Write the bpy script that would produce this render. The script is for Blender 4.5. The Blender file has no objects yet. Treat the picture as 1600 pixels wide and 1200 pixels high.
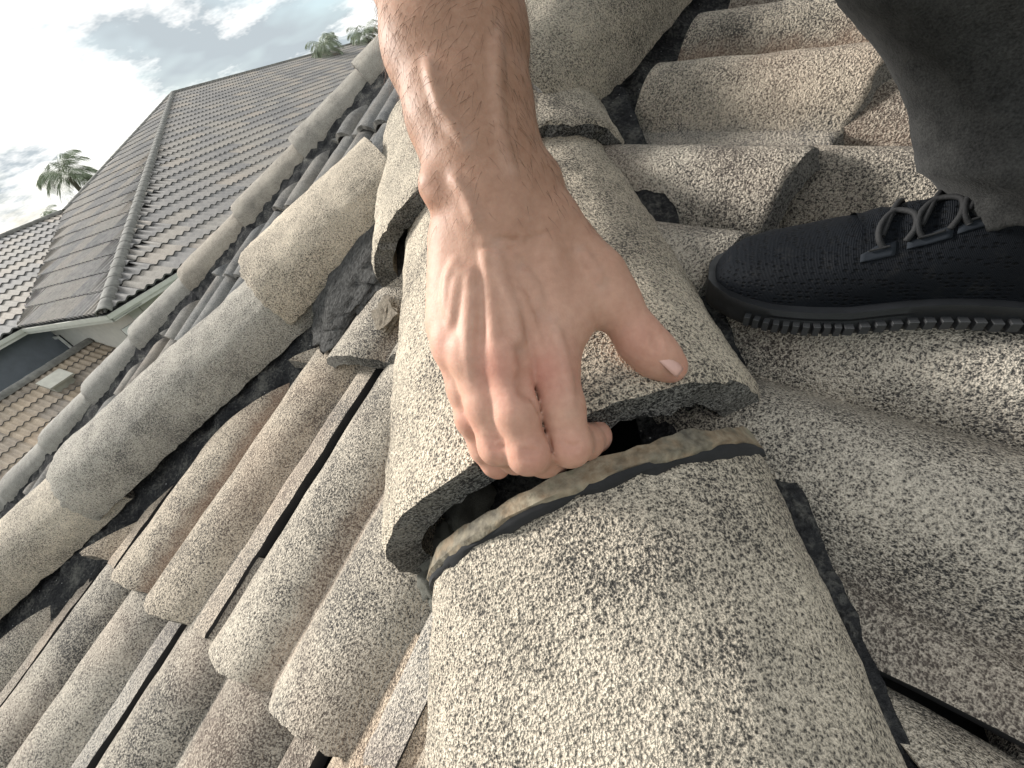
import bpy, bmesh, math, random
import numpy as np
from mathutils import Vector, Matrix, noise

random.seed(7)
np.random.seed(7)
SC = bpy.context.scene
COL = SC.collection

# ------------------------------------------------------------------ camera
F = 649.6                                    # focal length in photo pixels (1600 wide)
CAM_H = 4.3                                  # phone height above the ground
UP_C = np.array([-0.306, -0.7255, -0.6164]); UP_C /= np.linalg.norm(UP_C)   # world up seen by the phone
XW = np.array([1.0, 0, 0]) - UP_C * UP_C[0]; XW /= np.linalg.norm(XW)
YW = np.cross(UP_C, XW)
B = np.array([XW, YW, UP_C])                 # rows: world axes in phone coordinates (x right, y down, z ahead)
CP = np.array([0.0, 0.0, CAM_H])

cd = bpy.data.cameras.new('camera')
cam = bpy.data.objects.new('camera', cd); COL.objects.link(cam)
cd.sensor_fit = 'HORIZONTAL'; cd.sensor_width = 36.0; cd.lens = 36.0 * F / 1600.0
cd.clip_start = 0.01; cd.clip_end = 3000.0
mr = np.array([B @ [1, 0, 0], B @ [0, -1, 0], B @ [0, 0, -1]]).T
mw = Matrix(mr.tolist()).to_4x4(); mw.translation = Vector(CP)
cam.matrix_world = mw
SC.camera = cam

# ------------------------------------------------------------------ world, sun, exposure
TO_SUN = np.array([-0.85, 0.30, 0.46]); TO_SUN /= np.linalg.norm(TO_SUN)
SUN_EL = math.asin(TO_SUN[2]); SUN_AZ = math.atan2(TO_SUN[0], TO_SUN[1])
w = bpy.data.worlds.new('World'); SC.world = w; w.use_nodes = True
nt = w.node_tree; nt.nodes.clear()
def nd(nt, typ, **kw):
    n = nt.nodes.new(typ)
    for k, v in kw.items(): setattr(n, k, v)
    return n
out = nd(nt, 'ShaderNodeOutputWorld'); bg = nd(nt, 'ShaderNodeBackground')
sky = nd(nt, 'ShaderNodeTexSky', sky_type='NISHITA', sun_disc=False)
sky.sun_elevation = SUN_EL; sky.sun_rotation = SUN_AZ; sky.air_density = 1.2; sky.dust_density = 2.0
tc = nd(nt, 'ShaderNodeTexCoord'); sep = nd(nt, 'ShaderNodeSeparateXYZ')
nt.links.new(tc.outputs['Generated'], sep.inputs[0])
mz = nd(nt, 'ShaderNodeMath', operation='MAXIMUM'); mz.inputs[1].default_value = 0.0
nt.links.new(sep.outputs[2], mz.inputs[0])
az = nd(nt, 'ShaderNodeMath', operation='ADD'); az.inputs[1].default_value = 0.22
nt.links.new(mz.outputs[0], az.inputs[0])
dv = nd(nt, 'ShaderNodeVectorMath', operation='DIVIDE')
cmb = nd(nt, 'ShaderNodeCombineXYZ')
for i in range(3): nt.links.new(az.outputs[0], cmb.inputs[i])
nt.links.new(tc.outputs['Generated'], dv.inputs[0]); nt.links.new(cmb.outputs[0], dv.inputs[1])
mp = nd(nt, 'ShaderNodeMapping'); mp.inputs['Location'].default_value = (-6.1, 1.1, 0.0); mp.inputs['Scale'].default_value = (1.0, 1.0, 0.0)
nt.links.new(dv.outputs[0], mp.inputs[0])
n1 = nd(nt, 'ShaderNodeTexNoise'); n1.inputs['Scale'].default_value = 0.9; n1.inputs['Detail'].default_value = 4; n1.inputs['Roughness'].default_value = 0.58
n2 = nd(nt, 'ShaderNodeTexNoise'); n2.inputs['Scale'].default_value = 1.15; n2.inputs['Detail'].default_value = 6; n2.inputs['Roughness'].default_value = 0.66
nt.links.new(mp.outputs[0], n1.inputs[0]); nt.links.new(mp.outputs[0], n2.inputs[0])
r1 = nd(nt, 'ShaderNodeValToRGB'); r1.color_ramp.elements[0].position = 0.36; r1.color_ramp.elements[1].position = 0.52
nt.links.new(n1.outputs[0], r1.inputs[0])
r2 = nd(nt, 'ShaderNodeValToRGB')
r2.color_ramp.elements[0].position = 0.47; r2.color_ramp.elements[0].color = (11.8, 11.7, 11.4, 1)
r2.color_ramp.elements[1].position = 0.575; r2.color_ramp.elements[1].color = (4.5, 5.05, 5.4, 1)
nt.links.new(n2.outputs[0], r2.inputs[0])
skm = nd(nt, 'ShaderNodeMixRGB', blend_type='MIX'); skm.inputs[0].default_value = 0.6; skm.inputs[2].default_value = (6.3, 8.0, 8.8, 1)
nt.links.new(sky.outputs[0], skm.inputs[1])
cm = nd(nt, 'ShaderNodeMixRGB'); nt.links.new(r1.outputs[0], cm.inputs[0]); nt.links.new(skm.outputs[0], cm.inputs[1]); nt.links.new(r2.outputs[0], cm.inputs[2])
nt.links.new(cm.outputs[0], bg.inputs[0]); bg.inputs[1].default_value = 0.076
nt.links.new(bg.outputs[0], out.inputs[0])

sl = bpy.data.lights.new('sun', 'SUN'); sl.energy = 4.2; sl.angle = math.radians(13); sl.color = (1.0, 0.965, 0.91)
so = bpy.data.objects.new('sun', sl); COL.objects.link(so)
so.rotation_euler = Vector(TO_SUN).to_track_quat('Z', 'Y').to_euler()

SC.view_settings.view_transform = 'Standard'; SC.view_settings.look = 'None'
SC.view_settings.gamma = 1.0; SC.view_settings.use_curve_mapping = False
SC.view_settings.exposure = 0.72
SC.cycles.max_bounces = 5; SC.cycles.diffuse_bounces = 3; SC.cycles.glossy_bounces = 2; SC.cycles.caustics_reflective = False; SC.cycles.caustics_refractive = False

# ------------------------------------------------------------------ helpers
V = lambda a: Vector((float(a[0]), float(a[1]), float(a[2])))
unit = lambda a: np.asarray(a, float) / np.linalg.norm(a)
def c2w(p): return CP + B @ np.asarray(p, float)            # phone coordinates -> world point
def d2w(d): return B @ np.asarray(d, float)                 # phone direction -> world direction
def px(u, v, z): return c2w(np.array([(u - 800) / F, (v - 600) / F, 1.0]) * z)
def ray(u, v): return d2w([(u - 800) / F, (v - 600) / F, 1.0])
def on(u, v, P0, n, h=0.0):
    d = ray(u, v); t = ((np.asarray(P0) + n * h - CP) @ n) / (d @ n); return CP + d * t
def frame(o, x, y, z):
    m = Matrix(((x[0], y[0], z[0], o[0]), (x[1], y[1], z[1], o[1]), (x[2], y[2], z[2], o[2]), (0, 0, 0, 1))); return m
def ortho(y, z):                                            # x,y,z axes with y kept
    y = unit(y); x = unit(np.cross(y, z)); return x, y, np.cross(x, y)
def mesh(name, verts, faces, smooth=True):
    me = bpy.data.meshes.new(name); me.from_pydata([tuple(map(float, v)) for v in verts], [], [tuple(map(int, f)) for f in faces]); me.update()
    if smooth: me.polygons.foreach_set('use_smooth', [True] * len(me.polygons))
    return me
def obj(name, me, mat, parent=None, mw=None):
    o = bpy.data.objects.new(name, me); COL.objects.link(o)
    if me is not None and mat is not None and len(me.materials) == 0: me.materials.append(mat)
    if parent is not None: o.parent = parent; o.matrix_parent_inverse = parent.matrix_world.inverted()
    if mw is not None: o.matrix_world = mw
    return o
def empty(name, loc):
    o = bpy.data.objects.new(name, None); COL.objects.link(o); o.location = V(loc); o.matrix_world = Matrix.Translation(V(loc)); o.empty_display_size = 0.1
    return o
def tag(o, label=None, cat=None, group=None, kind=None):
    if label: o['label'] = label
    if cat: o['category'] = cat
    if group: o['group'] = group
    if kind: o['kind'] = kind
    return o
def grid_faces(nu, nv, wrap=False):
    fs = []
    for i in range(nu - 1):
        for j in range(nv - (0 if wrap else 1)):
            j2 = (j + 1) % nv
            fs.append((i * nv + j, i * nv + j2, (i + 1) * nv + j2, (i + 1) * nv + j))
    return fs
def nz(p, s=1.0, seed=0.0): return noise.noise(Vector((p[0] * s + seed, p[1] * s + seed * 1.7, p[2] * s - seed)))
def fbm(p, s=1.0, seed=0.0, o=4): return noise.fractal(Vector((p[0] * s + seed, p[1] * s + seed * 1.7, p[2] * s - seed)), 0.6, 2.0, o)

# ------------------------------------------------------------------ materials
def newmat(name):
    m = bpy.data.materials.new(name); m.use_nodes = True; n = m.node_tree; b = n.nodes['Principled BSDF']; return m, n, b
def ramp(n, fac, stops):
    r = nd(n, 'ShaderNodeValToRGB'); e = r.color_ramp.elements
    while len(e) < len(stops): e.new(0.5)
    for i, (p, c) in enumerate(stops): e[i].position = p; e[i].color = (*c, 1) if len(c) == 3 else c
    n.links.new(fac, r.inputs[0]); return r.outputs[0]
def tnoise(n, vec, scale, detail=3, rough=0.55, dist=0.0):
    t = nd(n, 'ShaderNodeTexNoise'); t.inputs['Scale'].default_value = scale; t.inputs['Detail'].default_value = detail
    t.inputs['Roughness'].default_value = rough; t.inputs['Distortion'].default_value = dist
    if vec is not None: n.links.new(vec, t.inputs['Vector'])
    return t.outputs[0]
def mix(n, fac, a, b, mode='MIX'):
    m = nd(n, 'ShaderNodeMixRGB', blend_type=mode)
    for i, s in ((0, fac), (1, a), (2, b)):
        if isinstance(s, (int, float)): m.inputs[i].default_value = s
        elif isinstance(s, tuple): m.inputs[i].default_value = (*s, 1)
        else: n.links.new(s, m.inputs[i])
    return m.outputs[0]
def math_n(n, op, a, b=None):
    m = nd(n, 'ShaderNodeMath', operation=op)
    for i, s in ((0, a), (1, b)):
        if s is None: continue
        if isinstance(s, (int, float)): m.inputs[i].default_value = s
        else: n.links.new(s, m.inputs[i])
    return m.outputs[0]
def bump(n, b, h, strength, dist):
    bp = nd(n, 'ShaderNodeBump'); bp.inputs['Strength'].default_value = strength; bp.inputs['Distance'].default_value = dist
    n.links.new(h, bp.inputs['Height']); n.links.new(bp.outputs[0], b.inputs['Normal'])
def objvec(n, scale=None):
    t = nd(n, 'ShaderNodeTexCoord'); oi = nd(n, 'ShaderNodeObjectInfo')
    cx = nd(n, 'ShaderNodeVectorMath', operation='SCALE'); cx.inputs[0].default_value = (13.1, 7.7, 5.3); n.links.new(oi.outputs['Random'], cx.inputs['Scale'])
    ad = nd(n, 'ShaderNodeVectorMath', operation='ADD'); n.links.new(t.outputs['Object'], ad.inputs[0]); n.links.new(cx.outputs[0], ad.inputs[1])
    return ad.outputs[0], oi.outputs['Random']

def speckled(name, light, dark, tint, amount=0.5, scale=1.0, bumpd=0.0040, bands=False):
    """weathered sanded concrete: pale grains with black lichen specks, dirty patches and faint ochre tint"""
    m, n, b = newmat(name); vec, rnd = objvec(n)
    g = tnoise(n, vec, 1000 * scale, 1, 0.6)
    g2 = tnoise(n, vec, 470 * scale, 1, 0.55)
    big = tnoise(n, vec, 9, 3, 0.6)
    mid = tnoise(n, vec, 45, 2, 0.6)
    s = math_n(n, 'ADD', math_n(n, 'MULTIPLY', g, 0.52), math_n(n, 'MULTIPLY', g2, 0.48))
    shift = math_n(n, 'MULTIPLY', math_n(n, 'SUBTRACT', math_n(n, 'ADD', math_n(n, 'MULTIPLY', big, 0.65), math_n(n, 'MULTIPLY', mid, 0.35)), 0.5), 0.44)
    s = math_n(n, 'ADD', math_n(n, 'SUBTRACT', s, shift), (0.5 - amount) * 0.30)
    c = ramp(n, s, [(0.385, dark), (0.465, tuple(np.array(dark) * 0.5 + np.array(light) * 0.5)), (0.55, light), (0.67, tuple(np.minimum(np.array(light) * 1.32, 0.92)))])
    tm = ramp(n, tnoise(n, vec, 5.5, 2, 0.55), [(0.50, (0, 0, 0)), (0.68, (1, 1, 1))])
    c = mix(n, math_n(n, 'MULTIPLY', tm, 0.38), c, mix(n, 0.65, c, tint))
    var = ramp(n, rnd, [(0.0, (0.74, 0.76, 0.80)), (0.45, (0.98, 0.98, 0.98)), (1.0, (1.10, 0.99, 0.88))])
    c = mix(n, 0.7, c, var, 'MULTIPLY')
    if bands:      # run-off stains: rusty in the valley between the barrels, blue-grey on the pan
        at = nd(n, 'ShaderNodeAttribute', attribute_name='across'); ac = at.outputs['Fac']
        wob = math_n(n, 'ADD', ac, math_n(n, 'MULTIPLY', math_n(n, 'SUBTRACT', mid, 0.5), 0.10))
        val = ramp(n, wob, [(0.33, (0, 0, 0)), (0.39, (1, 1, 1)), (0.42, (1, 1, 1)), (0.48, (0, 0, 0))])
        pan = ramp(n, wob, [(0.80, (0, 0, 0)), (0.86, (1, 1, 1))])
        amt = ramp(n, rnd, [(0.25, (0, 0, 0)), (0.6, (1, 1, 1))])
        c = mix(n, math_n(n, 'MULTIPLY', math_n(n, 'MULTIPLY', val, amt), 0.55), c, (0.36, 0.235, 0.165))
        c = mix(n, math_n(n, 'MULTIPLY', pan, 0.4), c, mix(n, 0.45, c, ramp(n, math_n(n, 'FRACT', math_n(n, 'MULTIPLY', rnd, 7.7)), [(0.45, (0.27, 0.285, 0.31)), (0.6, (0.38, 0.29, 0.225))])))
    n.links.new(c, b.inputs['Base Color']); b.inputs['Roughness'].default_value = 0.93
    b.inputs['Specular IOR Level'].default_value = 0.25
    h = math_n(n, 'ADD', math_n(n, 'MULTIPLY', g, 0.5), g2)
    bump(n, b, h, 1.0, bumpd)
    return m
M = {}
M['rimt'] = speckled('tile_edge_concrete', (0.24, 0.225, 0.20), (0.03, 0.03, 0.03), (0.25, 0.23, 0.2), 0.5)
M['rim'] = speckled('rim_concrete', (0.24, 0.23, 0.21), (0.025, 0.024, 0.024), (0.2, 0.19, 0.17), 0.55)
M['cap'] = speckled('cap_concrete', (0.60, 0.52, 0.41), (0.07, 0.064, 0.057), (0.36, 0.315, 0.25), 0.46)
M['cap2'] = speckled('cap_concrete_grey', (0.57, 0.515, 0.43), (0.07, 0.067, 0.064), (0.36, 0.325, 0.275), 0.42, 1.1)
M['tile'] = speckled('tile_concrete', (0.56, 0.495, 0.405), (0.06, 0.056, 0.053), (0.42, 0.29, 0.21), 0.51, bands=True)
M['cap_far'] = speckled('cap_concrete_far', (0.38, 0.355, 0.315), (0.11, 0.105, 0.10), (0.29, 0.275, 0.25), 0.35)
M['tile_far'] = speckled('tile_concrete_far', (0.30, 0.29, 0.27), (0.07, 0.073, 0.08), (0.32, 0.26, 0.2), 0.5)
def make_mortar():
    m, n, b = newmat('dark_mortar'); vec, rnd = objvec(n)
    a = tnoise(n, vec, 22, 5, 0.62); fine = tnoise(n, vec, 260, 3, 0.6)
    c = ramp(n, math_n(n, 'ADD', math_n(n, 'MULTIPLY', a, 0.6), math_n(n, 'MULTIPLY', fine, 0.4)), [(0.36, (0.014, 0.014, 0.016)), (0.5, (0.036, 0.036, 0.037)), (0.66, (0.15, 0.145, 0.13))])
    vo = nd(n, 'ShaderNodeTexVoronoi'); vo.inputs['Scale'].default_value = 190; n.links.new(vec, vo.inputs['Vector'])
    sp = ramp(n, vo.outputs['Distance'], [(0.10, (1, 1, 1)), (0.15, (0, 0, 0))])
    sel = nd(n, 'ShaderNodeSeparateColor'); n.links.new(vo.outputs['Color'], sel.inputs[0])
    pick = math_n(n, 'GREATER_THAN', sel.outputs[0], 0.84)
    c = mix(n, math_n(n, 'MULTIPLY', sp, pick), c, (0.45, 0.45, 0.44))
    n.links.new(c, b.inputs['Base Color']); b.inputs['Roughness'].default_value = 0.97; b.inputs['Specular IOR Level'].default_value = 0.1
    bump(n, b, math_n(n, 'ADD', math_n(n, 'MULTIPLY', a, 2.0), fine), 1.0, 0.006); return m
M['mortar'] = make_mortar()
def simple(name, col, rough=0.7, var=0.25, scale=30, bumpd=0.0, metal=0.0, spec=0.5):
    m, n, b = newmat(name); vec, rnd = objvec(n)
    t = tnoise(n, vec, scale, 5, 0.6)
    c = ramp(n, t, [(0.25, tuple(np.array(col) * (1 - var))), (0.75, tuple(np.minimum(np.array(col) * (1 + var), 1)))])
    n.links.new(c, b.inputs['Base Color']); b.inputs['Roughness'].default_value = rough; b.inputs['Metallic'].default_value = metal
    b.inputs['Specular IOR Level'].default_value = spec
    if bumpd: bump(n, b, t, 0.8, bumpd)
    return m
M['mortar_heap'] = simple('weathered_grey_mortar', (0.075, 0.073, 0.070), 0.97, 0.8, 30, 0.006, 0, 0.1)
M['deck'] = simple('roof_underlay', (0.02, 0.02, 0.021), 0.95, 0.3, 20)
M['shade_black'] = simple('painted_shade_black', (0.018, 0.018, 0.019), 0.95, 0.4, 60)  # black standing for shade in tile gaps and along the cap lip
M['oldmortar'] = simple('grey_green_mortar', (0.20, 0.195, 0.165), 0.95, 0.7, 60, 0.004)
def make_lip():
    m, n, b = newmat('stained_lip'); vec, rnd = objvec(n)
    a = tnoise(n, vec, 26, 5, 0.65); f_ = tnoise(n, vec, 190, 3)
    c = ramp(n, a, [(0.30, (0.025, 0.022, 0.018)), (0.45, (0.09, 0.07, 0.04)), (0.53, (0.19, 0.125, 0.065)), (0.63, (0.22, 0.185, 0.125)), (0.75, (0.16, 0.17, 0.10))])
    c = mix(n, 0.3, c, ramp(n, f_, [(0.3, (0.05, 0.05, 0.05)), (0.7, (0.5, 0.45, 0.35))]))
    n.links.new(c, b.inputs['Base Color']); b.inputs['Roughness'].default_value = 0.85
    bump(n, b, math_n(n, 'ADD', a, f_), 0.7, 0.002); return m
M['lip'] = make_lip()
def make_skin():
    m, n, b = newmat('skin'); t = nd(n, 'ShaderNodeTexCoord'); vec = t.outputs['Object']
    at = nd(n, 'ShaderNodeVertexColor', layer_name='tone'); sp = nd(n, 'ShaderNodeSeparateColor'); n.links.new(at.outputs[0], sp.inputs[0])
    mot = tnoise(n, vec, 70, 4, 0.6); pores = tnoise(n, vec, 900, 2, 0.5); mid = tnoise(n, vec, 230, 3, 0.6)
    c = ramp(n, mot, [(0.3, (0.49, 0.27, 0.195)), (0.7, (0.58, 0.345, 0.255))])
    c = mix(n, sp.outputs[0], c, (0.51, 0.185, 0.145))         # red knuckles
    c = mix(n, math_n(n, 'MULTIPLY', sp.outputs[1], 0.85), c, (0.27, 0.145, 0.088))        # tanned forearm
    c = mix(n, math_n(n, 'MULTIPLY', sp.outputs[2], 0.5), c, (0.44, 0.30, 0.24))        # bluish veins
    c = mix(n, 0.22, c, ramp(n, mid, [(0.3, (0.30, 0.165, 0.115)), (0.7, (0.58, 0.37, 0.27))]))
    n.links.new(c, b.inputs['Base Color']); b.inputs['Roughness'].default_value = 0.56
    b.inputs['Specular IOR Level'].default_value = 0.25
    b.inputs['Subsurface Weight'].default_value = 0.22; b.inputs['Subsurface Radius'].default_value = (1.0, 0.35, 0.2); b.inputs['Subsurface Scale'].default_value = 0.004
    wv = nd(n, 'ShaderNodeTexWave', wave_type='BANDS', bands_direction='Z'); wv.inputs['Scale'].default_value = 220; wv.inputs['Distortion'].default_value = 6; wv.inputs['Detail'].default_value = 2
    n.links.new(vec, wv.inputs['Vector'])
    h = math_n(n, 'ADD', math_n(n, 'ADD', math_n(n, 'MULTIPLY', pores, 0.5), mid), math_n(n, 'MULTIPLY', wv.outputs[1], 0.05))
    bump(n, b, h, 0.4, 0.0005); return m
M['skin'] = make_skin()
M['nail'] = simple('fingernail', (0.60, 0.36, 0.30), 0.32, 0.06, 200)
M['hair'] = simple('arm_hair', (0.15, 0.085, 0.05), 0.5, 0.3, 50)

# ------------------------------------------------------------------ ground
me = mesh('ground', [(-1500, -1500, 0), (1500, -1500, 0), (1500, 1500, 0), (-1500, 1500, 0)], [(0, 1, 2, 3)])
tag(obj('ground', me, simple('lawn', (0.05, 0.075, 0.03), 0.95, 0.4, 3)), kind='structure')

# ------------------------------------------------------------------ near roof planes (from the photo's perspective)
S = 0.27 / 0.294
PE = np.array([1.33092859, 1.19330107, 2.15159309]) / S       # plane p.X = 1 in phone coordinates
PR = np.array([0.754962497, 1.29999069, 2.25863479]) / S
nE = d2w(-unit(PE)); nR = d2w(-unit(PR)); OE = c2w(PE / (PE @ PE)); OR = c2w(PR / (PR @ PR))
dE = d2w(unit([-0.4154259, 0.87981184, -0.2309815])); dR = d2w(unit([0.81750269, 0.33685578, -0.46713761]))
cE = np.cross(nE, dE); cR = np.cross(nR, dR)                   # across
Lc = unit([-0.06305836, -0.85571219, 0.51359546]); HL = d2w(Lc)           # up along the near hip
H0 = c2w([0.08326171, 0.16440725, 0.28414509])
bb = nE + nR; bb = unit(bb - HL * (bb @ HL)); aa = np.cross(HL, bb)
if aa @ d2w([1, 0, 0]) < 0: aa = -aa
def hip(a, t, b): return H0 + aa * a + HL * t + bb * b

house = empty('tiled_house', c2w([0.2, 0.8, 0.9]))
tag(house, 'hip roof of weathered barrel tiles and dark mortar that the shoe stands on', 'house')

T = 0.27; TL = 0.42
def prof(x, hg=0.034, ex=0.66):
    """height of the tile's top across its width: two barrels, a valley, a flat pan"""
    z = 0.004 if x < 0.223 else 0.004 + 0.010 * min(1.0, (x - 0.223) / 0.01)
    for c in (0.057, 0.167):
        q = (x - c) / 0.056
        if abs(q) < 1: z = max(z, 0.004 + hg * math.cos(math.pi / 2 * q) ** ex)
    return z
def tile_mesh(name, seed, nx=44, ny=30, wid=T - 0.012, mirror=False, th=0.017, chip=1.0, hg=0.034, shear=0.0, ex=0.66, slant=0.004):
    rng = random.Random(seed); vs = []; fs = []; tx = []
    xs = [wid * i / (nx - 1) for i in range(nx)]
    ys = [TL * (j / (ny - 1)) ** 1.25 for j in range(ny)]
    for layer in (0, 1):
        for j, y in enumerate(ys):
            for i, x in enumerate(xs):
                z = prof(x, hg, ex) - (th if layer else 0.0) + 0.026 * (1 - y / TL)
                p = (x, y, 0)
                z += 0.0016 * fbm(p, 14, seed) if not layer else 0
                yy = y; xx = x
                if j == 0:
                    yy += chip * (0.0035 * fbm(p, 40, seed + 3) + 0.003 * max(0, nz(p, 16, seed + 9)))
                    if layer == 0: z -= 0.0015
                if j == 0 and layer == 1: yy -= slant
                if i in (0, nx - 1): yy += 0; xx += 0.0012 * fbm((0, y, 0), 30, seed + i)
                tx.append(x / T); xf = (wid - xx) if mirror else xx; vs.append((xf, yy + shear * xf, z))
    n = nx * ny
    for j in range(ny - 1):
        for i in range(nx - 1):
            a = j * nx + i
            q = (a, a + 1, a + nx + 1, a + nx); fs.append(q if not mirror else q[::-1])
            q = tuple(k + n for k in q[::-1]); fs.append(q if not mirror else q[::-1])
    def edge(seq):
        for a, c in zip(seq[:-1], seq[1:]):
            q = (a, a + n, c + n, c); fs.append(q if not mirror else q[::-1])
    edge([i for i in range(nx)]); edge([(ny - 1) * nx + i for i in range(nx)][::-1])
    edge([j * nx for j in range(ny)][::-1]); edge([j * nx + nx - 1 for j in range(ny)])
    me = mesh(name, vs, fs)
    me.attributes.new('across', 'FLOAT', 'POINT').data.foreach_set('value', tx)
    me.materials.append(M['tile']); me.materials.append(M['shade_black']); me.materials.append(M['rimt'])
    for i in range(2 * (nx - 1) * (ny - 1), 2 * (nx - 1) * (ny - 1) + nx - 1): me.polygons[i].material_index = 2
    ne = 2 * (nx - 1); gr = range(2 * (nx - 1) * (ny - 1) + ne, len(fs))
    for i in gr: me.polygons[i].material_index = 1  # side faces coloured black so the open gaps read as shaded
    return me
def mark_sharp(me, ang=0.9):
    me.set_sharp_from_angle(angle=ang)
def cut(me, mwi, P, n):
    """trim a tile along a plane given in world space, keeping the side the normal points away from"""
    inv = mwi.inverted(); p = inv @ V(P); q = (inv.to_3x3() @ V(n)).normalized()
    bm = bmesh.new(); bm.from_mesh(me)
    bmesh.ops.bisect_plane(bm, geom=bm.verts[:] + bm.edges[:] + bm.faces[:], plane_co=p, plane_no=q, clear_outer=True, clear_inner=False)
    ed = [e for e in bm.edges if e.is_boundary]
    if ed:
        try: bmesh.ops.holes_fill(bm, edges=ed, sides=0)
        except Exception: pass
    k = len(bm.verts); bm.to_mesh(me); bm.free(); me.update(); return k
def lay(parent, O, across, down, nrm, cols, rows, off, d0, expo, cuts, mat, hi=True, mirror=False, tag_=0, skip=None, hg=0.034, m=0.0, ex=0.66, gap=0.0085, slant=0.004, th=0.017):
    """lay courses of tiles on a slope; off/d0 are functions of the row giving the first joint and lower edge"""
    k = 0
    for r in rows:
        for c in cols:
            s = tag_ * 1000 + r * 50 + c * 3.1
            rng = random.Random(s)
            dn = d0(r, c); ac = off(r) + c * T
            o = O + across * (ac + rng.uniform(-.0012, .0012)) + down * (dn + rng.uniform(-.004, .004)) + nrm * rng.uniform(-.001, .002)
            x, y, z = across, -down, nrm
            if np.cross(x, y) @ z < 0:
                mir = not mirror; x = -x; o = o + across * (T - gap) + down * m * (T - gap); sh = m
            else: mir = mirror; sh = -m
            mwi = frame(o, x, y, z)
            ctr = o + x * T / 2 + y * TL / 2
            if skip and skip(ctr): continue
            me = tile_mesh('roof_tile', s * 0.37 % 50, mirror=mir, hg=hg, shear=sh, ex=ex, wid=T - gap, slant=slant, th=th) if hi else tile_mesh('roof_tile', s * 0.37 % 50, 22, 6, mirror=mir, hg=hg, shear=sh, ex=ex, wid=T - gap, slant=slant, th=th)
            dead = False
            for P, n in cuts:
                if cut(me, mwi, P, n) < 8: dead = True; break
            if dead: bpy.data.meshes.remove(me); continue
            mark_sharp(me); me.materials[0] = mat
            t = obj('roof_tile', me, mat, parent, mwi); k += 1
    return k

# left hip line (on the E slope)
LB0 = on(484, 508, OE, nE, 0.035); LB1 = on(176, 808, OE, nE, 0.035); LD = unit(LB1 - LB0)      # E-side foot of its caps, downhill
Lup = unit(nE * 0.75 + np.array([0, 0, 1.0]) * 0.35); Lx, _, Lup = ortho(-LD, Lup)             # caps: y uphill, x across
if Lx @ cE < 0: LxE = -Lx
else: LxE = Lx
# ridge line beyond the junction
RB0 = on(935, 195, OR, nR, 0.035); RB1 = on(1090, 10, OR, nR, 0.035); RD = unit(RB1 - RB0)

def slope(name, O, across, down, nrm, a0, a1, d0, d1, h=-0.02):
    pts = [O + across * a + down * d + nrm * h for a, d in ((a0, d0), (a1, d0), (a1, d1), (a0, d1))]
    return obj(name, mesh(name, pts, [(0, 1, 2, 3)]), M['deck'], house)
def slope_poly(name, pts):
    return obj(name, mesh(name, pts, [tuple(range(len(pts)))]), M['deck'], house)
J = H0 + HL * 0.50
hp = unit(np.cross(HL, bb))
if hp @ aa < 0: hp = -hp
# decks as polygons bounded by the hips
LA = LB0 - LxE * 0.115 - Lup * 0.06
def low(P, n, O): return P - n * ((P - O) @ n) - n * 0.03
eE = [low(H0 + HL * 0.62, nE, OE), low(H0 - HL * 0.9, nE, OE), low(H0 - HL * 0.9 + dE * 0.9, nE, OE), low(LA + LD * 1.9 + dE * 0.4, nE, OE), low(LA + LD * 1.9, nE, OE), low(LA - LD * 0.05, nE, OE)]
deckE = slope_poly('roof_slope', eE)
RA = RB0 - unit(np.cross(nR, RD)) * 0 
eR = [low(H0 + HL * 0.62, nR, OR), low(H0 - HL * 0.9, nR, OR), low(H0 - HL * 0.9 + dR * 1.2, nR, OR), low(RB0 + RD * 1.6 + dR * 1.0, nR, OR), low(RB0 + RD * 1.6 - dR * 0.1, nR, OR)]
deckR = slope_poly('roof_slope', eR)

# E slope: joints and course edges read off the photo
pA = on(624, 568, OE, nE); kE0 = ((pA - OE) @ cE + (on(356, 1028, OE, nE) - OE) @ cE) / 2
kE1 = ((on(308, 992, OE, nE) - OE) @ cE + (on(184, 1200, OE, nE) - OE) @ cE) / 2
q0 = on(200, 900, OE, nE, 0.03); q1 = on(556, 1172, OE, nE, 0.03)
DE0 = ((q0 - OE) @ dE + (q1 - OE) @ dE) / 2
x0_, x1_ = (q0 - OE) @ cE, (q1 - OE) @ cE; y0_, y1_ = (q0 - OE) @ dE, (q1 - OE) @ dE
sgnE = 1 if cE @ d2w([1, 0, 0]) > 0 else -1
mE = (y1_ - y0_) / (x1_ - x0_) * sgnE; DEl = y0_ - mE * x0_ * sgnE
hipcutR = (H0 - aa * 0.085, aa)
lcut = (LB0 + LxE * 0.055, -LxE)
lay(deckE, OE, cE * sgnE, dE, nE, range(-6, 4), range(-2, 3), lambda r: sgnE * (kE0 if r % 2 == 0 else kE1) + 0.0035,
    lambda r, c: DEl + mE * (sgnE * (kE0 if r % 2 == 0 else kE1) + c * T) + r * 0.33, 0.33, [lcut, hipcutR], M['tile'], tag_=1, m=mE, hg=0.029)
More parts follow.
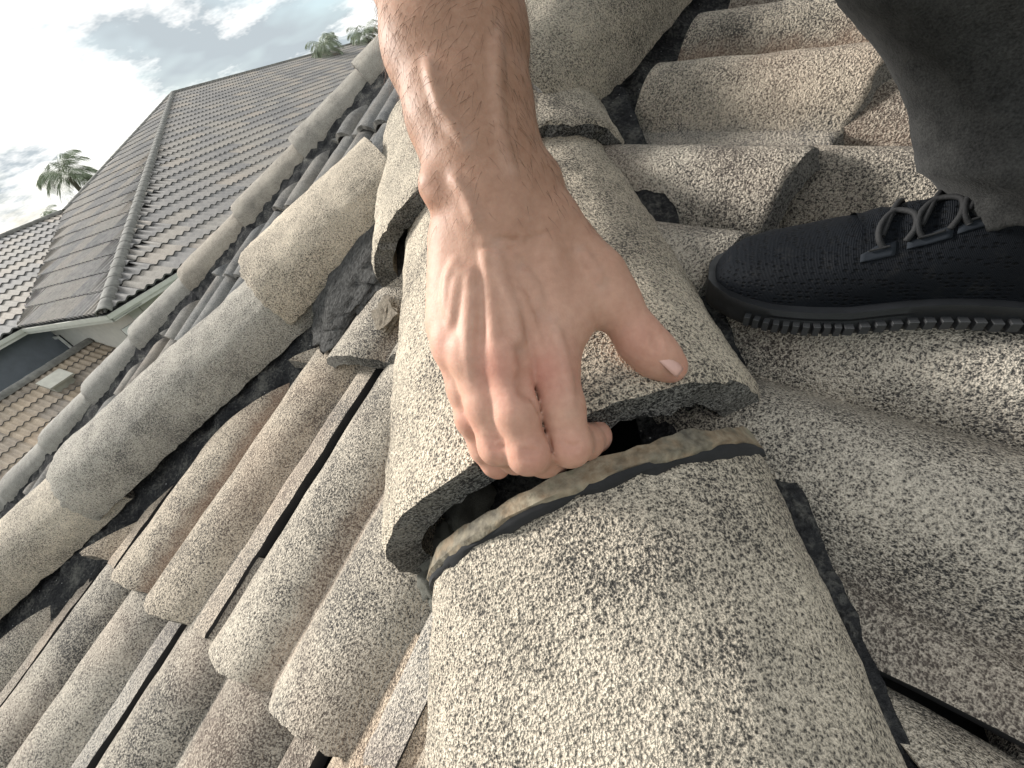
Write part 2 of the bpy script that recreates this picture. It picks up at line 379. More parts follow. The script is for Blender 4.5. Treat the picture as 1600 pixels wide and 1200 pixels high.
# R slope
sgnR = 1 if cR @ d2w([0, -1, 0]) > 0 else -1                    # across pointing up the picture
cRu = cR * sgnR
g1 = ((on(969, 236, OR, nR, .03) - OR) @ cRu + (on(1220, 247, OR, nR, .03) - OR) @ cRu) / 2
g0 = ((on(1475, 1122, OR, nR, .02) - OR) @ cRu + (on(1600, 1181, OR, nR, .02) - OR) @ cRu) / 2
qa = on(1325, 170, OR, nR, 0.03); qb = on(1110, 430, OR, nR, 0.03)
da, db = (qa - OR) @ dR, (qb - OR) @ dR; ca, cb = (qa - OR) @ cRu, (qb - OR) @ cRu
def dRrow(r, c):
    ac = (g1 if r % 2 == 0 else g0) + c * T
    return db + (da - db) * (ac - cb) / (ca - cb) + 0.012 + r * 0.34
hipcutE = (H0 + HL * 0.05 + aa * 0.075, -unit(aa + HL * 0.38))
Rx = unit(np.cross(RD, nR));  Rx = Rx if Rx @ dR > 0 else -Rx    # downhill side of the ridge
rcut = (RB0 + Rx * 0.035, -Rx)
lay(deckR, OR, cRu, dR, nR, range(-6, 8), range(-1, 4), lambda r: (g1 if r % 2 == 0 else g0) + 0.0035,
    dRrow, 0.34, [hipcutE, rcut], M['tile'], tag_=2, mirror=True, hg=0.046, ex=0.66, gap=0.006, slant=0.009, th=0.020, m=(da - db) / (ca - cb))

# ------------------------------------------------------------------ cap tiles
def cap_mesh(name, L, w0, w1, h0, h1, th=0.018, skew0=0.0, skew1=0.0, seed=0.0, nl=46, na=54, jag0=0.004, jag1=0.003, brk=None, pw=0.85, drop=0.0):
    """tapered half-barrel: y runs from the lower end (0) to the upper end (L)"""
    vs = []; fs = []
    for layer in (0, 1):
        for i in range(nl):
            s = i / (nl - 1)
            for j in range(na):
                th_ = math.pi * j / (na - 1)
                t_ = th if layer else 0.0
                ww = (w0 + (w1 - w0) * s) - t_; hh = (h0 + (h1 - h0) * s) - t_
                cx = math.cos(th_); x = math.copysign(abs(cx) ** 0.95, cx) * ww; z = hh * math.sin(th_) ** pw
                y = s * L + (skew0 * (1 - s) + skew1 * s) * x
                p = (x * 1.0, y, z)
                if i == 0: y += jag0 * (fbm(p, 45, seed) + 0.5 * fbm(p, 160, seed))
                if i == nl - 1:
                    y += jag1 * fbm(p, 45, seed + 5)
                    if brk: y += brk(x / ww, p, seed)
                if not layer:
                    d = 0.0018 * fbm(p, 16, seed) + 0.0006 * fbm(p, 90, seed)
                    if i == 0: d -= 0.0025
                    x += d * x / ww; z += d
                if j in (0, na - 1): z += 0.003 * fbm((x, y, 0), 30, seed) + 0.0015 * fbm((x, y, 0), 120, seed)
                vs.append((x, y, z - drop * (1 - s)))
    n = nl * na
    for i in range(nl - 1):
        for j in range(na - 1):
            a = i * na + j; q = (a, a + 1, a + na + 1, a + na); fs.append(q[::-1]); fs.append(tuple(k + n for k in q))
    def edge(seq, fl):
        for a, c in zip(seq[:-1], seq[1:]):
            q = (a, c, c + n, a + n); fs.append(q if fl else q[::-1])
    nbody = len(fs)
    edge(list(range(na)), True); edge([(nl - 1) * na + j for j in range(na)], False)
    edge([i * na for i in range(nl)], False); edge([i * na + na - 1 for i in range(nl)], True)
    me = mesh(name, vs, fs)
    for i in range(nbody, len(fs)): me.polygons[i].material_index = 1
    bm = bmesh.new(); bm.from_mesh(me); bmesh.ops.recalc_face_normals(bm, faces=bm.faces); bm.to_mesh(me); bm.free()
    me.polygons.foreach_set('use_smooth', [True] * len(me.polygons)); mark_sharp(me, 0.8)
    return me
def cap(name, P0, P1, upv, w0, w1, h0, h1, mat, parent, **kw):
    y = np.asarray(P1) - np.asarray(P0); L = np.linalg.norm(y); x, y, z = ortho(y, upv)
    me = cap_mesh(name, L, w0, w1, h0, h1, **kw); me.materials.append(mat); me.materials.append(M['rim'])
    return obj(name, me, None, parent, frame(P0, x, y, z))

capN = cap('cap_tile', hip(-0.006, -0.30, 0.012), hip(-0.011, 0.062, 0.014), bb, 0.134, 0.119, 0.104, 0.106, M['cap'], house, skew0=0.2, skew1=0.223, seed=2.0)
tag(capN, 'nearest cap tile, its stained upper lip bared')
# raised stained lip at its upper end
lipm = cap_mesh('lip', 0.012, 0.121, 0.119, 0.1125, 0.111, th=0.012, skew0=0.223, skew1=0.223, seed=4, nl=6, jag0=0.0015, jag1=0.003)
lipm.materials.append(M['lip']); lipm.materials.append(M['lip'])
lp = obj('lip', lipm, None, capN, frame(hip(-0.011, 0.058, 0.016), *ortho(hip(-0.011, 0.062, 0.014) - hip(-0.006, -0.3, 0.012), bb)))
tag(lp, 'brown stained upper lip')
shm = cap_mesh('shadow_line', 0.0045, 0.1215, 0.121, 0.1095, 0.1115, th=0.012, skew0=0.223, skew1=0.223, seed=14, nl=4, jag0=0.0028, jag1=0.0)  # dark ring added as the shadow line just below the lip
shm.materials.append(M['shade_black']); shm.materials.append(M['shade_black'])
obj('shadow_line', shm, None, capN, frame(hip(-0.011, 0.0548, 0.0145), *ortho(hip(-0.011, 0.062, 0.014) - hip(-0.006, -0.3, 0.012), bb)))
# the loose cap in the hand
P0, P1 = hip(-0.022, 0.083, 0.027), hip(-0.058, 0.46, 0.018)
loose = cap('loose_cap_tile', P0, P1, bb, 0.1435, 0.132, 0.1185, 0.082, M['cap'], None, skew0=0.165, skew1=0.12, seed=11.0, th=0.027, jag0=0.003)
tag(loose, 'loose speckled cap tile gripped and lifted by the hand', 'roof tile')
# hub cap above it
hub = cap('cap_tile', hip(-0.067, 0.415, 0.0215), hip(-0.095, 0.70, 0.015), bb, 0.165, 0.160, 0.098, 0.092, M['cap'], house, skew0=0.08, skew1=0.08, seed=21.0, th=0.024, jag0=0.007)

# left hip caps
def lcap(t0, t1, lift0, lift1, **kw):
    w = kw.pop('w', 0.090)
    return cap('cap_tile', LB0 + LD * t1 - LxE * (w - 0.014) + Lup * lift1, LB0 + LD * t0 - LxE * (w - 0.012) + Lup * lift0, Lup, w, w * 0.94, 0.078, 0.072, M['cap2'], house, **kw)
ll = np.linalg.norm(LB1 - LB0)
def jagged(xr, p, seed):
    return -0.05 * max(0, 0.35 + 0.9 * fbm((p[0], 0, p[2]), 12, seed)) - 0.03 * (xr > 0.2)
lcap(-0.25, 0.012, 0.020, 0.024, seed=31.0, brk=jagged, w=0.102)
lcap(-0.03, ll, 0.0, 0.018, seed=32.0)
lcap(ll - 0.05, 2 * ll - 0.05, 0.0, 0.018, seed=33.0)
lcap(2 * ll - 0.1, 3 * ll - 0.1, 0.0, 0.012, seed=34.0)
# ridge caps
def rcap(t0, t1, **kw):
    w = 0.135; up = unit(nR * 0.7 + np.array([0, 0, 1]) * 0.4)
    return cap('cap_tile', RB0 + RD * t0 - Rx * w, RB0 + RD * t1 - Rx * w, up, w, w * 0.95, 0.11, 0.10, M['cap'], house, **kw)
rcap(-0.06, 0.42, seed=41.0); rcap(0.38, 0.85, seed=42.0); rcap(0.8, 1.3, seed=43.0)

# ------------------------------------------------------------------ mortar beds
def bed(name, P, D, n, X, L, w0, w1, h0, h1, seed, nl=90, na=14, amp=0.009, mat=None, ew=1.0, w1b=None):
    """mortar strip: D along the hip, X away from it; h0 at the cap, h1 at its outer edge"""
    vs = []
    for i in range(nl):
        t = L * i / (nl - 1)
        e = ew * 0.018 * fbm((t, 0, 0), 9, seed) + ew * 0.008 * fbm((t, 3, 0), 30, seed)
        for j in range(na):
            s = j / (na - 1); we = w1 if w1b is None else w1 + (w1b - w1) * i / (nl - 1); x = w0 + (we + e - w0) * s
            h = h0 + (h1 - h0) * s ** 1.3
            p = P + D * t + X * x
            h += amp * fbm((t, x, 0), 22, seed) + 0.3 * amp * fbm((t, x, 1), 80, seed)
            if j == na - 1: h = h1 - 0.03
            vs.append(p + n * h)
    me = mesh(name, vs, grid_faces(nl, na)); return obj(name, me, mat or M['mortar'], house)
bed('mortar_bed', LB0 - LD * 0.25 - nE * 0.035, LD, nE, LxE, 2.0, -0.09, 0.082, 0.052, 0.014, 3.0, nl=220)
bed('mortar_bed', hip(0, -0.45, 0), HL, nR, unit(aa), 1.02, 0.03, 0.1235, 0.050, 0.042, 6.0, nl=420, na=24, ew=0.16, w1b=0.110, amp=0.005)
bed('mortar_bed', hip(0, -0.45, 0), HL, nE, -unit(aa), 0.95, 0.03, 0.122, 0.03, 0.006, 8.0, nl=140)
bed('mortar_bed', RB0 - RD * 0.15 - nR * 0.035, RD, nR, Rx, 1.5, -0.1, 0.062, 0.055, 0.012, 9.0, nl=140)

def lump(name, c, ax, seed, mat, parent, amp=0.25, sub=4):
    bm = bmesh.new(); bmesh.ops.create_icosphere(bm, subdivisions=sub, radius=1.0)
    for v in bm.verts:
        d = 1 + amp * fbm(v.co, 1.6, seed) + amp * 0.35 * fbm(v.co, 6, seed)
        v.co *= d
    me = bpy.data.meshes.new(name); bm.to_mesh(me); bm.free(); me.polygons.foreach_set('use_smooth', [True] * len(me.polygons))
    X, Y, Z = ax
    return obj(name, me, mat, parent, frame(c, X, Y, Z))
# mortar heap at the junction, chunks under the lifted cap
hA, hB = px(622, 235, 0.68), px(548, 480, 0.55); hx = (hB - hA) * 0.62; hz_ = unit(Lup + bb); hy = unit(np.cross(hz_, hx)); hz_ = unit(np.cross(hx, hy)) * (1 if np.cross(hx, hy) @ Lup > 0 else -1)
lump('mortar_heap', (hA + hB) / 2 - hz_ * 0.01, (hx * 1.05, hy * 0.12, hz_ * 0.034), 5, M['mortar_heap'], house, 0.15, 5)
lump('mortar_heap', hip(-0.115, 0.085, 0.012), (aa * 0.022, HL * 0.05, bb * 0.030), 9, M['oldmortar'], house, 0.35)
lump('mortar_heap', hip(0.092, 0.13, 0.024), (aa * 0.024, HL * 0.036, bb * 0.026), 12, M['oldmortar'], house, 0.3)
lump('mortar_heap', hip(-0.02, 0.28, 0.02), (aa * 0.10, HL * 0.12, bb * 0.055), 15, M['mortar'], house, 0.3)
for (u_, v_, z_, r_, sd_) in ((676, 905, 0.322, 0.011, 31), (683, 868, 0.330, 0.012, 33), (700, 838, 0.334, 0.010, 35), (690, 935, 0.316, 0.009, 37), (715, 812, 0.336, 0.008, 43)):
    lump('mortar_crumb', px(u_, v_, z_), (aa * r_, HL * r_ * 1.3, bb * r_ * 0.9), sd_, M['oldmortar'], house, 0.35, 3)
# ------------------------------------------------------------------ farther hip of the same roof
upw = np.array([0, 0, 1.0])
FP = np.array([-0.66918611, -1.36513396, 1.77704393]); Fv = unit([-0.30959105, 0.27301719, 0.07755652])
FPw = c2w(FP); FV = d2w(Fv)                                       # crest line, downhill
slF = math.radians(26); a_ = FV - upw * FV[2]; h0 = unit(a_); h1 = np.cross(upw, h0)
cph = -FV[2] * math.cos(slF) / math.sin(slF) / np.linalg.norm(a_)
fh = None
for sg in (1, -1):
    h_ = h0 * cph + sg * h1 * math.sqrt(max(0, 1 - cph * cph)); n_ = math.cos(slF) * upw + math.sin(slF) * h_
    if n_ @ (CP - FPw) > 0: fh, nF = h_, n_
dF = fh * math.cos(slF) - upw * math.sin(slF); cF = np.cross(nF, dF)
if cF @ FV < 0: cF = -cF                                          # across, towards downhill end of the hip
OF = FPw - nF * 0.105
FX = unit(np.cross(FV, nF)); FX = FX if FX @ dF > 0 else -FX
deckF = slope_poly('roof_slope', [OF - FV * 1.0 - nF * .03, OF + FV * 4.2 - nF * .03, OF + FV * 4.2 + dF * 2.6 - nF * .03, OF - FV * 1.0 + dF * 2.6 - nF * .03])
q = on(275, 533, OF, nF, 0.03); DF0 = (q - OF) @ dF; AF0 = (q - OF) @ cF
lay(deckF, OF, cF, dF, nF, range(-14, 16), range(-6, 6), lambda r: AF0 + (0.0 if r % 2 == 0 else T / 2), lambda r, c: DF0 + r * 0.34, 0.34,
    [(OF + FX * 0.19, -FX)], M['tile_far'], hi=False, tag_=3,
    skip=lambda p: (p - OF) @ FX < 0.0 or (p - OF) @ FX > 1.25 or (p - OF) @ FV < -0.5 or (p - OF) @ FV > 3.6)
Fup = unit(nF * 0.6 + upw * 0.4)
for k in range(-2, 9):
    cap('cap_tile', FPw + FV * 0.42 * (k + 1) - Fup * 0.090, FPw + FV * (0.42 * k - 0.03) - Fup * 0.114, Fup, 0.118, 0.104, 0.106, 0.10, M['cap_far'], house, seed=60 + k, nl=14, na=22, jag0=0.006)
bed('mortar_bed', OF - FV * 0.9, FV, nF, FX, 4.6, 0.02, 0.235, 0.075, 0.012, 19.0, nl=220, na=10, amp=0.010)

# ------------------------------------------------------------------ neighbour's house
U = 6.5; K = U / 3.8
e1 = d2w(unit([-0.89567, -0.00007, 0.44472])); e1 = unit(e1 - upw * e1[2]); e2 = d2w(unit([0.32269, -0.6882, 0.64981])); e2 = unit(e2 - upw * e2[2] ); e2 = unit(e2 - e1 * (e2 @ e1))
NA = c2w(np.array([-0.97692, -0.16615, 1.0]) * U); NW = 2.0107 * U; NH = 0.5902 * U
M['ntile'] = None
def make_ntile():
    m, n, b = newmat('neighbour_tile'); vec, rnd = objvec(n)
    f_ = tnoise(n, vec, 60, 3, 0.6); s_ = tnoise(n, vec, 7, 3, 0.6)
    gm = nd(n, 'ShaderNodeNewGeometry'); pv = tnoise(n, gm.outputs['Position'], 3.1, 2, 0.5); isl = gm.outputs['Random Per Island']
    c = ramp(n, f_, [(0.3, (0.18, 0.168, 0.155)), (0.7, (0.33, 0.305, 0.272))])
    pick = math_n(n, 'FRACT', math_n(n, 'ADD', rnd, math_n(n, 'MULTIPLY', isl, 7.3)))
    v = ramp(n, pick, [(0.0, (0.55, 0.57, 0.63)), (0.35, (0.80, 0.80, 0.84)), (0.7, (1.0, 0.97, 0.93)), (0.93, (1.12, 1.04, 0.96)), (1.0, (1.25, 1.12, 1.0))])
    c = mix(n, 1.0, c, v, 'MULTIPLY'); c = mix(n, 0.35, c, ramp(n, s_, [(0.3, (0.10, 0.098, 0.098)), (0.7, (0.33, 0.31, 0.28))]))
    n.links.new(c, b.inputs['Base Color']); b.inputs['Roughness'].default_value = 0.85; return m
M['ntile'] = make_ntile(); M['nbutt'] = simple('neighbour_tile_butt', (0.12, 0.118, 0.115), 0.95, 0.3, 8)
NT = 0.40 * K; NE = 0.315 * K
def ntile_mesh(hgt=0.024 * K):
    xs = np.linspace(0, NT, 25); vs = []; fs = []
    for x in xs:
        z = hgt * (0.5 - 0.5 * math.cos(2 * math.pi * x / (NT / 4)))
        for y, dz in ((0.0, 0.0), (0.0, 0.018 * K), (0.37 * K, 0.002)): vs.append((x, y, z + dz))
    for i in range(24):
        a = i * 3; fs += [(a, a + 3, a + 4, a + 1), (a + 1, a + 4, a + 5, a + 2)]
    me = mesh('roof_tile', vs, fs); me.set_sharp_from_angle(angle=0.8)
    me.polygons.foreach_set('material_index', [1 - i % 2 for i in range(len(fs))]); return me
NTM = ntile_mesh(); NTM.materials.append(M['ntile']); NTM.materials.append(M['nbutt'])
nb = empty('neighbor_house', np.array([NA[0], NA[1], 0.0]))
tag(nb, 'neighbouring house with grey tiled hip roof beyond the ridge caps', 'house')
tiles = []                                                        # (distance, deck, matrix)
def inframe(p, m=60):
    r = B.T @ (p - CP)
    if r[2] <= 0.05: return False
    u, v = 800 + F * r[0] / r[2], 600 + F * r[1] / r[2]
    return -m < u < 1600 + m and -m < v < 1200 + m
fl_a, fl_b = np.array([590, 80.0]), np.array([0, 770.0])
def seen(p):
    r = B.T @ (p - CP); u, v = 800 + F * r[0] / r[2], 600 + F * r[1] / r[2]
    return v < 80 + (770 - 80) * (590 - u) / 590 + 14 and u < 620
def field(deck, O, across, inward, n, rows, cols, inside, cuts=(), tm=None):
    """tiles on one slope: O eave corner, inward = up the slope; tiles crossing a hip or valley are trimmed to it"""
    for r in range(rows):
        for c in range(*cols):
            p = O + across * (c * NT) + inward * (r * NE)
            ctr = p + across * NT / 2 + inward * NE / 2
            cor = [p + across * (NT * a) + inward * (NE * 1.16 * b) for a in (0, 1) for b in (0, 1)]
            st = [[(q - P) @ m for q in cor] for P, m in cuts]
            if any(min(v) > -0.02 for v in st): continue
            if not inside(ctr) and not cuts: continue
            if not inframe(ctr): continue
            x, y = across, inward; o = p
            if np.cross(x, y) @ n < 0: o = p + across * NT; x = -x
            j = random.uniform(-.006, .006) * K; mt = frame(o + n * 0.01 + y * j, x, y, n); me = None
            cr = [k for k, v in zip(cuts, st) if max(v) > 0.01]
            if cr:
                me = (tm or NTM).copy(); dead = False
                for P, m in cr:
                    if cut(me, mt, P, m) < 4: dead = True; break
                if dead or len(me.polygons) == 0: continue
            tiles.append((np.linalg.norm(ctr - CP) + (0 if seen(ctr) else 100), deck, mt, me))
def deckpoly(name, pts, n, parent=nb, d=0.015):
    return obj(name, mesh(name, [p - n * d for p in pts], [tuple(range(len(pts)))]), M['ndeck'], parent)
M['ndeck'] = simple('neighbour_underlay', (0.05, 0.05, 0.052), 0.95, 0.2, 5)
si = unit(e1 * NW + upw * NH); fi = unit(e2 * NW + upw * NH); LS = math.hypot(NW, NH)
nS = np.cross(e2, si); nS = nS if nS[2] > 0 else -nS
nFr = np.cross(e1, fi); nFr = nFr if nFr[2] > 0 else -nFr
NP = NA + e1 * NW + e2 * NW + upw * NH
RL = 9.0 * K
deckS = deckpoly('roof_slope', [NA, NA + e2 * (NW + RL), NP + e2 * RL, NP], nS)
NB_ = on(30, 516, NA, nFr); NB_ = NA + e1 * ((NB_ - NA) @ e1)
NQ = on(104, 332, NA, nFr)
deckFr = deckpoly('roof_slope', [NA, NP, NQ, NB_], nFr)
wi = NQ - NB_; wi = wi - e2 * (wi @ e2); wi = unit(wi); nWg = np.cross(e2, wi); nWg = nWg if nWg[2] > 0 else -nWg
LWg = (NQ - NB_) @ wi
deckWg = deckpoly('roof_slope', [NB_, NQ, NQ - e2 * 7.0 * K, NB_ - e2 * 7.0 * K], nWg)
def insS(p):
    s = (p - NA) @ e2; r = (p - NA) @ si; return s - r * NW / LS > 0.06 * K and r < LS - 0.05 and s < NW + RL
def insFr(p):
    s = (p - NA) @ e1; r = (p - NA) @ fi
    if r < 0 or s - r * NW / LS < 0.05: return False
    # left of the line B-Q and Q-P
    def side(P, Q): return ((Q - P) @ e1) * ((p - P) @ fi) - ((Q - P) @ fi) * ((p - P) @ e1)
    return side(NB_, NQ) < 0 and side(NQ, NP) < 0 if side(NB_, NQ) * 0 == 0 else True
_ref = NA + e1 * 2.0 + fi * 1.0
def _sd(P, Q, p): return ((Q - P) @ e1) * ((p - P) @ fi) - ((Q - P) @ fi) * ((p - P) @ e1)
def insFr(p):
    s = (p - NA) @ e1; r = (p - NA) @ fi
    if s - r * NW / LS < 0.06 * K: return False
    return _sd(NB_, NQ, p) * _sd(NB_, NQ, _ref) > 0 and _sd(NQ, NP, p) * _sd(NQ, NP, _ref) > 0
def insW(p):
    s = (p - NB_) @ e2; r = (p - NB_) @ wi; lim = r * ((NQ - NB_) @ e2) / LWg
    return s < lim and 0 < r < LWg - 0.02 and s > -6.9 * K
hx_ = unit(np.cross(NP - NA, upw)); hx_ = hx_ if hx_ @ e1 > 0 else -hx_            # towards the front face side
qn = unit(np.cross(NP - NQ, upw)); qn = qn if qn @ (NA + e1 * 2 - NP) < 0 else -qn
vn = unit(np.cross(NQ - NB_, nFr)); vn = vn if vn @ (NA - NB_) < 0 else -vn
field(deckS, NA, e2, si, nS, 27, (0, 42), insS, [(NA, hx_), (NP, si)])
field(deckFr, NA, e1, fi, nFr, 27, (-2, 30), insFr, [(NA, -hx_), (NQ, qn), (NB_, vn)])
field(deckWg, NB_, -e2, wi, nWg, 22, (-12, 18), insW, [(NB_, -vn), (NQ, wi)])
# lower porch roof in front of the wing
SB = 0.22 * K
frontO = NA + e2 * SB; PT = on(146, 534, frontO, e2)              # its ridge meets the front wall here
pd = unit(-e1 * math.cos(math.radians(20)) - upw * math.sin(math.radians(20))); nPo = np.cross(e2, pd); nPo = nPo if nPo[2] > 0 else -nPo
porch = obj('porch_roof', mesh('porch_roof', [PT - nPo * .02, PT - e2 * 5.0 * K - nPo * .02, PT - e2 * 5.0 * K + pd * 2.4 * K - nPo * .02, PT + pd * 2.4 * K - nPo * .02], [(0, 1, 2, 3)]), M['ndeck'], nb)
main_tiles = tiles; tiles = []
NT0, NE0 = NT, NE; NT, NE = NT * 0.62, NE * 0.60
field(porch, PT + pd * NE * 12, -e2, -pd, nPo, 12, (0, 22), lambda p: True)
NT, NE = NT0, NE0
PTM = NTM.copy(); PTM.name = 'porch_tile'
PTM.transform(Matrix.Diagonal((0.62, 0.60, 0.75, 1)))
M['ptile'] = M['ntile'].copy(); M['ptile'].name = 'porch_tile_warm'
for n_ in M['ptile'].node_tree.nodes:
    if n_.type == 'VALTORGB' and len(n_.color_ramp.elements) == 2:
        for e_ in n_.color_ramp.elements: c_ = e_.color; e_.color = (c_[0] * 1.35, c_[1] * 1.18, c_[2] * 0.98, 1)
PTM.materials[0] = M['ptile']
tiles.sort(key=lambda t: t[0])
for d_, deck, m_, me_ in tiles[:90]: obj('roof_tile', PTM, None, deck, m_)
pv = np.array([v.co for v in PTM.vertices]); vs = []; fs = []
for d_, deck, m_, me_ in tiles[90:]:
    k = len(vs); mm = np.array(m_); vs += list(pv @ mm[:3, :3].T + mm[:3, 3]); fs += [tuple(i + k for i in p_.vertices) for p_ in PTM.polygons]
if fs:
    me = mesh('tile_field', vs, fs); me.materials.append(M['ptile']); me.materials.append(M['nbutt']); me.polygons.foreach_set('material_index', [1 - i % 2 for i in range(len(fs))])
    tag(obj('tile_field', me, None, porch), kind='stuff')
tiles = main_tiles
tiles.sort(key=lambda t: t[0])
for d_, deck, m_, me_ in tiles[:205]: obj('roof_tile', me_ or NTM, None, deck, m_)
rest = {}
for d_, deck, m_, me_ in tiles[205:]: rest.setdefault(deck.name, (deck, []))[1].append((m_, me_))
for deck, ms in rest.values():
    vs = []; fs = []; mi = []
    for m_, me_ in ms:
        k = len(vs); mm = np.array(m_); me_ = me_ or NTM
        vs += list(np.array([v.co for v in me_.vertices]) @ mm[:3, :3].T + mm[:3, 3]); fs += [tuple(i + k for i in p_.vertices) for p_ in me_.polygons]; mi += [p_.material_index for p_ in me_.polygons]
    me = mesh('tile_field', vs, fs); me.set_sharp_from_angle(angle=0.8)
    me.materials.append(M['ntile']); me.materials.append(M['nbutt']); me.polygons.foreach_set('material_index', mi)
    tag(obj('tile_field', me, None, deck), kind='stuff')
# caps along the neighbour's hips and ridges
M['ncap'] = simple('neighbour_cap', (0.16, 0.155, 0.14), 0.9, 0.5, 9, 0.01)
NCM = cap_mesh('ridge_cap', 0.42, 0.118, 0.108, 0.10, 0.09, nl=3, na=9, seed=3, jag0=0.01); NCM.materials.append(M['ncap']); NCM.materials.append(M['ncap'])
def caprow(P, Q, lift=0.02):
    L_ = np.linalg.norm(Q - P); D = unit(Q - P); x, y, z = ortho(D, upw); n_ = int(L_ / 0.37)
    for i in range(n_):
        o = P + D * (i * 0.37) + z * lift
        if inframe(o) or inframe(o + D * 0.4): obj('ridge_cap', NCM, None, nb, frame(o, x, y, z))
caprow(NA, NP); caprow(NP, NP + e2 * RL); caprow(NQ, NP); caprow(NQ - e2 * 7 * K, NQ, 0.03); caprow(PT - e2 * 4.8 * K, PT, 0.02)
# walls, fascia, soffit
def boxm(name, o, X, Y, Z, mat, parent):
    vs = [o + X * i + Y * j + Z * k for i in (0, 1) for j in (0, 1) for k in (0, 1)]
    fs = [(0, 1, 3, 2), (4, 6, 7, 5), (0, 4, 5, 1), (2, 3, 7, 6), (0, 2, 6, 4), (1, 5, 7, 3)]
    c = sum(vs) / 8; me = mesh(name, [v - c for v in vs], fs, False)
    bm = bmesh.new(); bm.from_mesh(me); bmesh.ops.recalc_face_normals(bm, faces=bm.faces); bm.to_mesh(me); bm.free()
    return obj(name, me, mat, parent, Matrix.Translation(V(c)))
M['stucco'] = simple('beige_stucco', (0.62, 0.59, 0.53), 0.95, 0.08, 9, 0.004)
M['stucco_shade'] = simple('shade_toned_stucco', (0.19, 0.21, 0.235), 0.95, 0.12, 6, 0.004)  # shade on the wing wall put into its colour as slate blue-grey
M['trim'] = simple('pale_trim_paint', (0.60, 0.60, 0.53), 0.6, 0.1, 8)
M['ventp'] = simple('vent_paint', (0.36, 0.35, 0.30), 0.8, 0.2, 8)
M['white'] = simple('white_frame_paint', (0.72, 0.72, 0.68), 0.5, 0.06, 8)
mg, ng, bgl = newmat('window_glass'); bgl.inputs['Base Color'].default_value = (0.03, 0.035, 0.04, 1); bgl.inputs['Roughness'].default_value = 0.08; M['glass'] = mg
EZ = NA[2]
C0 = np.array([*(NA + e1 * SB + e2 * SB)[:2], 0.0]); Hh = EZ - 0.10
LF = (NB_ - NA) @ e1 - 0.05
boxm('wall', C0, e1 * LF, e2 * 0.2, upw * Hh, M['stucco'], nb)
boxm('wall', C0 + e2 * 0.21, e1 * 0.2, e2 * 15 * K, upw * Hh, M['stucco'], nb)
boxm('wall', C0 + e1 * (LF + 0.003) - e2 * 6.5 * K, e1 * 0.2, e2 * (6.5 * K + 0.1), upw * Hh, M['stucco_shade'], nb)
def fascia(P, D, inn, L_, h=0.075 * K):
    boxm('fascia', P - upw * (h + 0.01), D * L_, inn * 0.03, upw * h, M['trim'], nb)
    boxm('fascia', P - upw * (h * 0.62) - inn * 0.022, D * L_, inn * 0.02, upw * h * 0.55, M['trim'], nb)
    boxm('soffit', P - upw * (h + 0.0) + inn * 0.032, D * L_, inn * (SB + 0.1), upw * 0.02, M['trim'], nb)
fascia(NA, e1, e2, (NB_ - NA) @ e1); fascia(NA + e2 * 0.0, e2, e1, 16.0 * K); fascia(NB_ - e2 * 6.9 * K, e2, e1, 6.9 * K)
def window(o, X, nrm, wd, ht, bars=1, rails=0, ratio=0.06):
    """X along the wall, nrm outwards; frame, pane, bars"""
    wdw = boxm('window', o + nrm * 0.006, X * wd, nrm * 0.03, upw * ht, M['glass'], nb)
    for z_, h_ in ((0, ratio), (ht - ratio, ratio)): boxm('frame', o + nrm * 0.03 + upw * z_, X * wd, nrm * 0.04, upw * h_, M['white'], wdw)
    for x_ in (0, wd - ratio): boxm('frame', o + nrm * 0.03 + X * x_ + upw * ratio, X * ratio, nrm * 0.04, upw * (ht - 2 * ratio), M['white'], wdw)
    for i in range(bars): boxm('glazing_bar', o + nrm * 0.034 + X * (wd * (i + 1) / (bars + 1)) + upw * ratio, X * 0.03, nrm * 0.02, upw * (ht - 2 * ratio), M['white'], wdw)
    for i in range(rails): boxm('glazing_bar', o + nrm * 0.037 + X * ratio + upw * (ht * (i + 1) / (rails + 1)), X * (wd - 2 * ratio), nrm * 0.02, upw * 0.03, M['white'], wdw)
fw = C0.copy(); 
wp = on(104, 531, fw, -e2); window(np.array([*wp[:2], EZ - 1.55 * K]), e1, -e2, 0.30 * K, 1.30 * K, 0, 2)
rw = C0.copy()
for (u_, v_, wd, b_, r_) in ((184, 512, 0.55 * K, 2, 5), (212, 484, 0.62 * K, 0, 0), (252, 449, 0.70 * K, 0, 0), (300, 414, 0.7 * K, 1, 0)):
    wp = on(u_, v_, rw, -e1); window(np.array([*wp[:2], EZ - 1.2 * K]), e2, -e1, wd, 1.0 * K, b_, r_)
# vent on the porch roof
vp = on(98, 603, PT, nPo)
vent = empty('roof_vent', vp); vent.parent = None
vb = boxm('vent_box', vp - e2 * 0.16 - pd * 0.12, e2 * 0.32, pd * 0.28, nPo * 0.17, M['ventp'], vent)
boxm('vent_cap', vp - e2 * 0.20 - pd * 0.16 + nPo * 0.172, e2 * 0.40, pd * 0.36, nPo * 0.035, M['ventp'], vent)
tag(vent, 'small pale vent box on the low porch roof of the neighbouring house', 'roof vent')

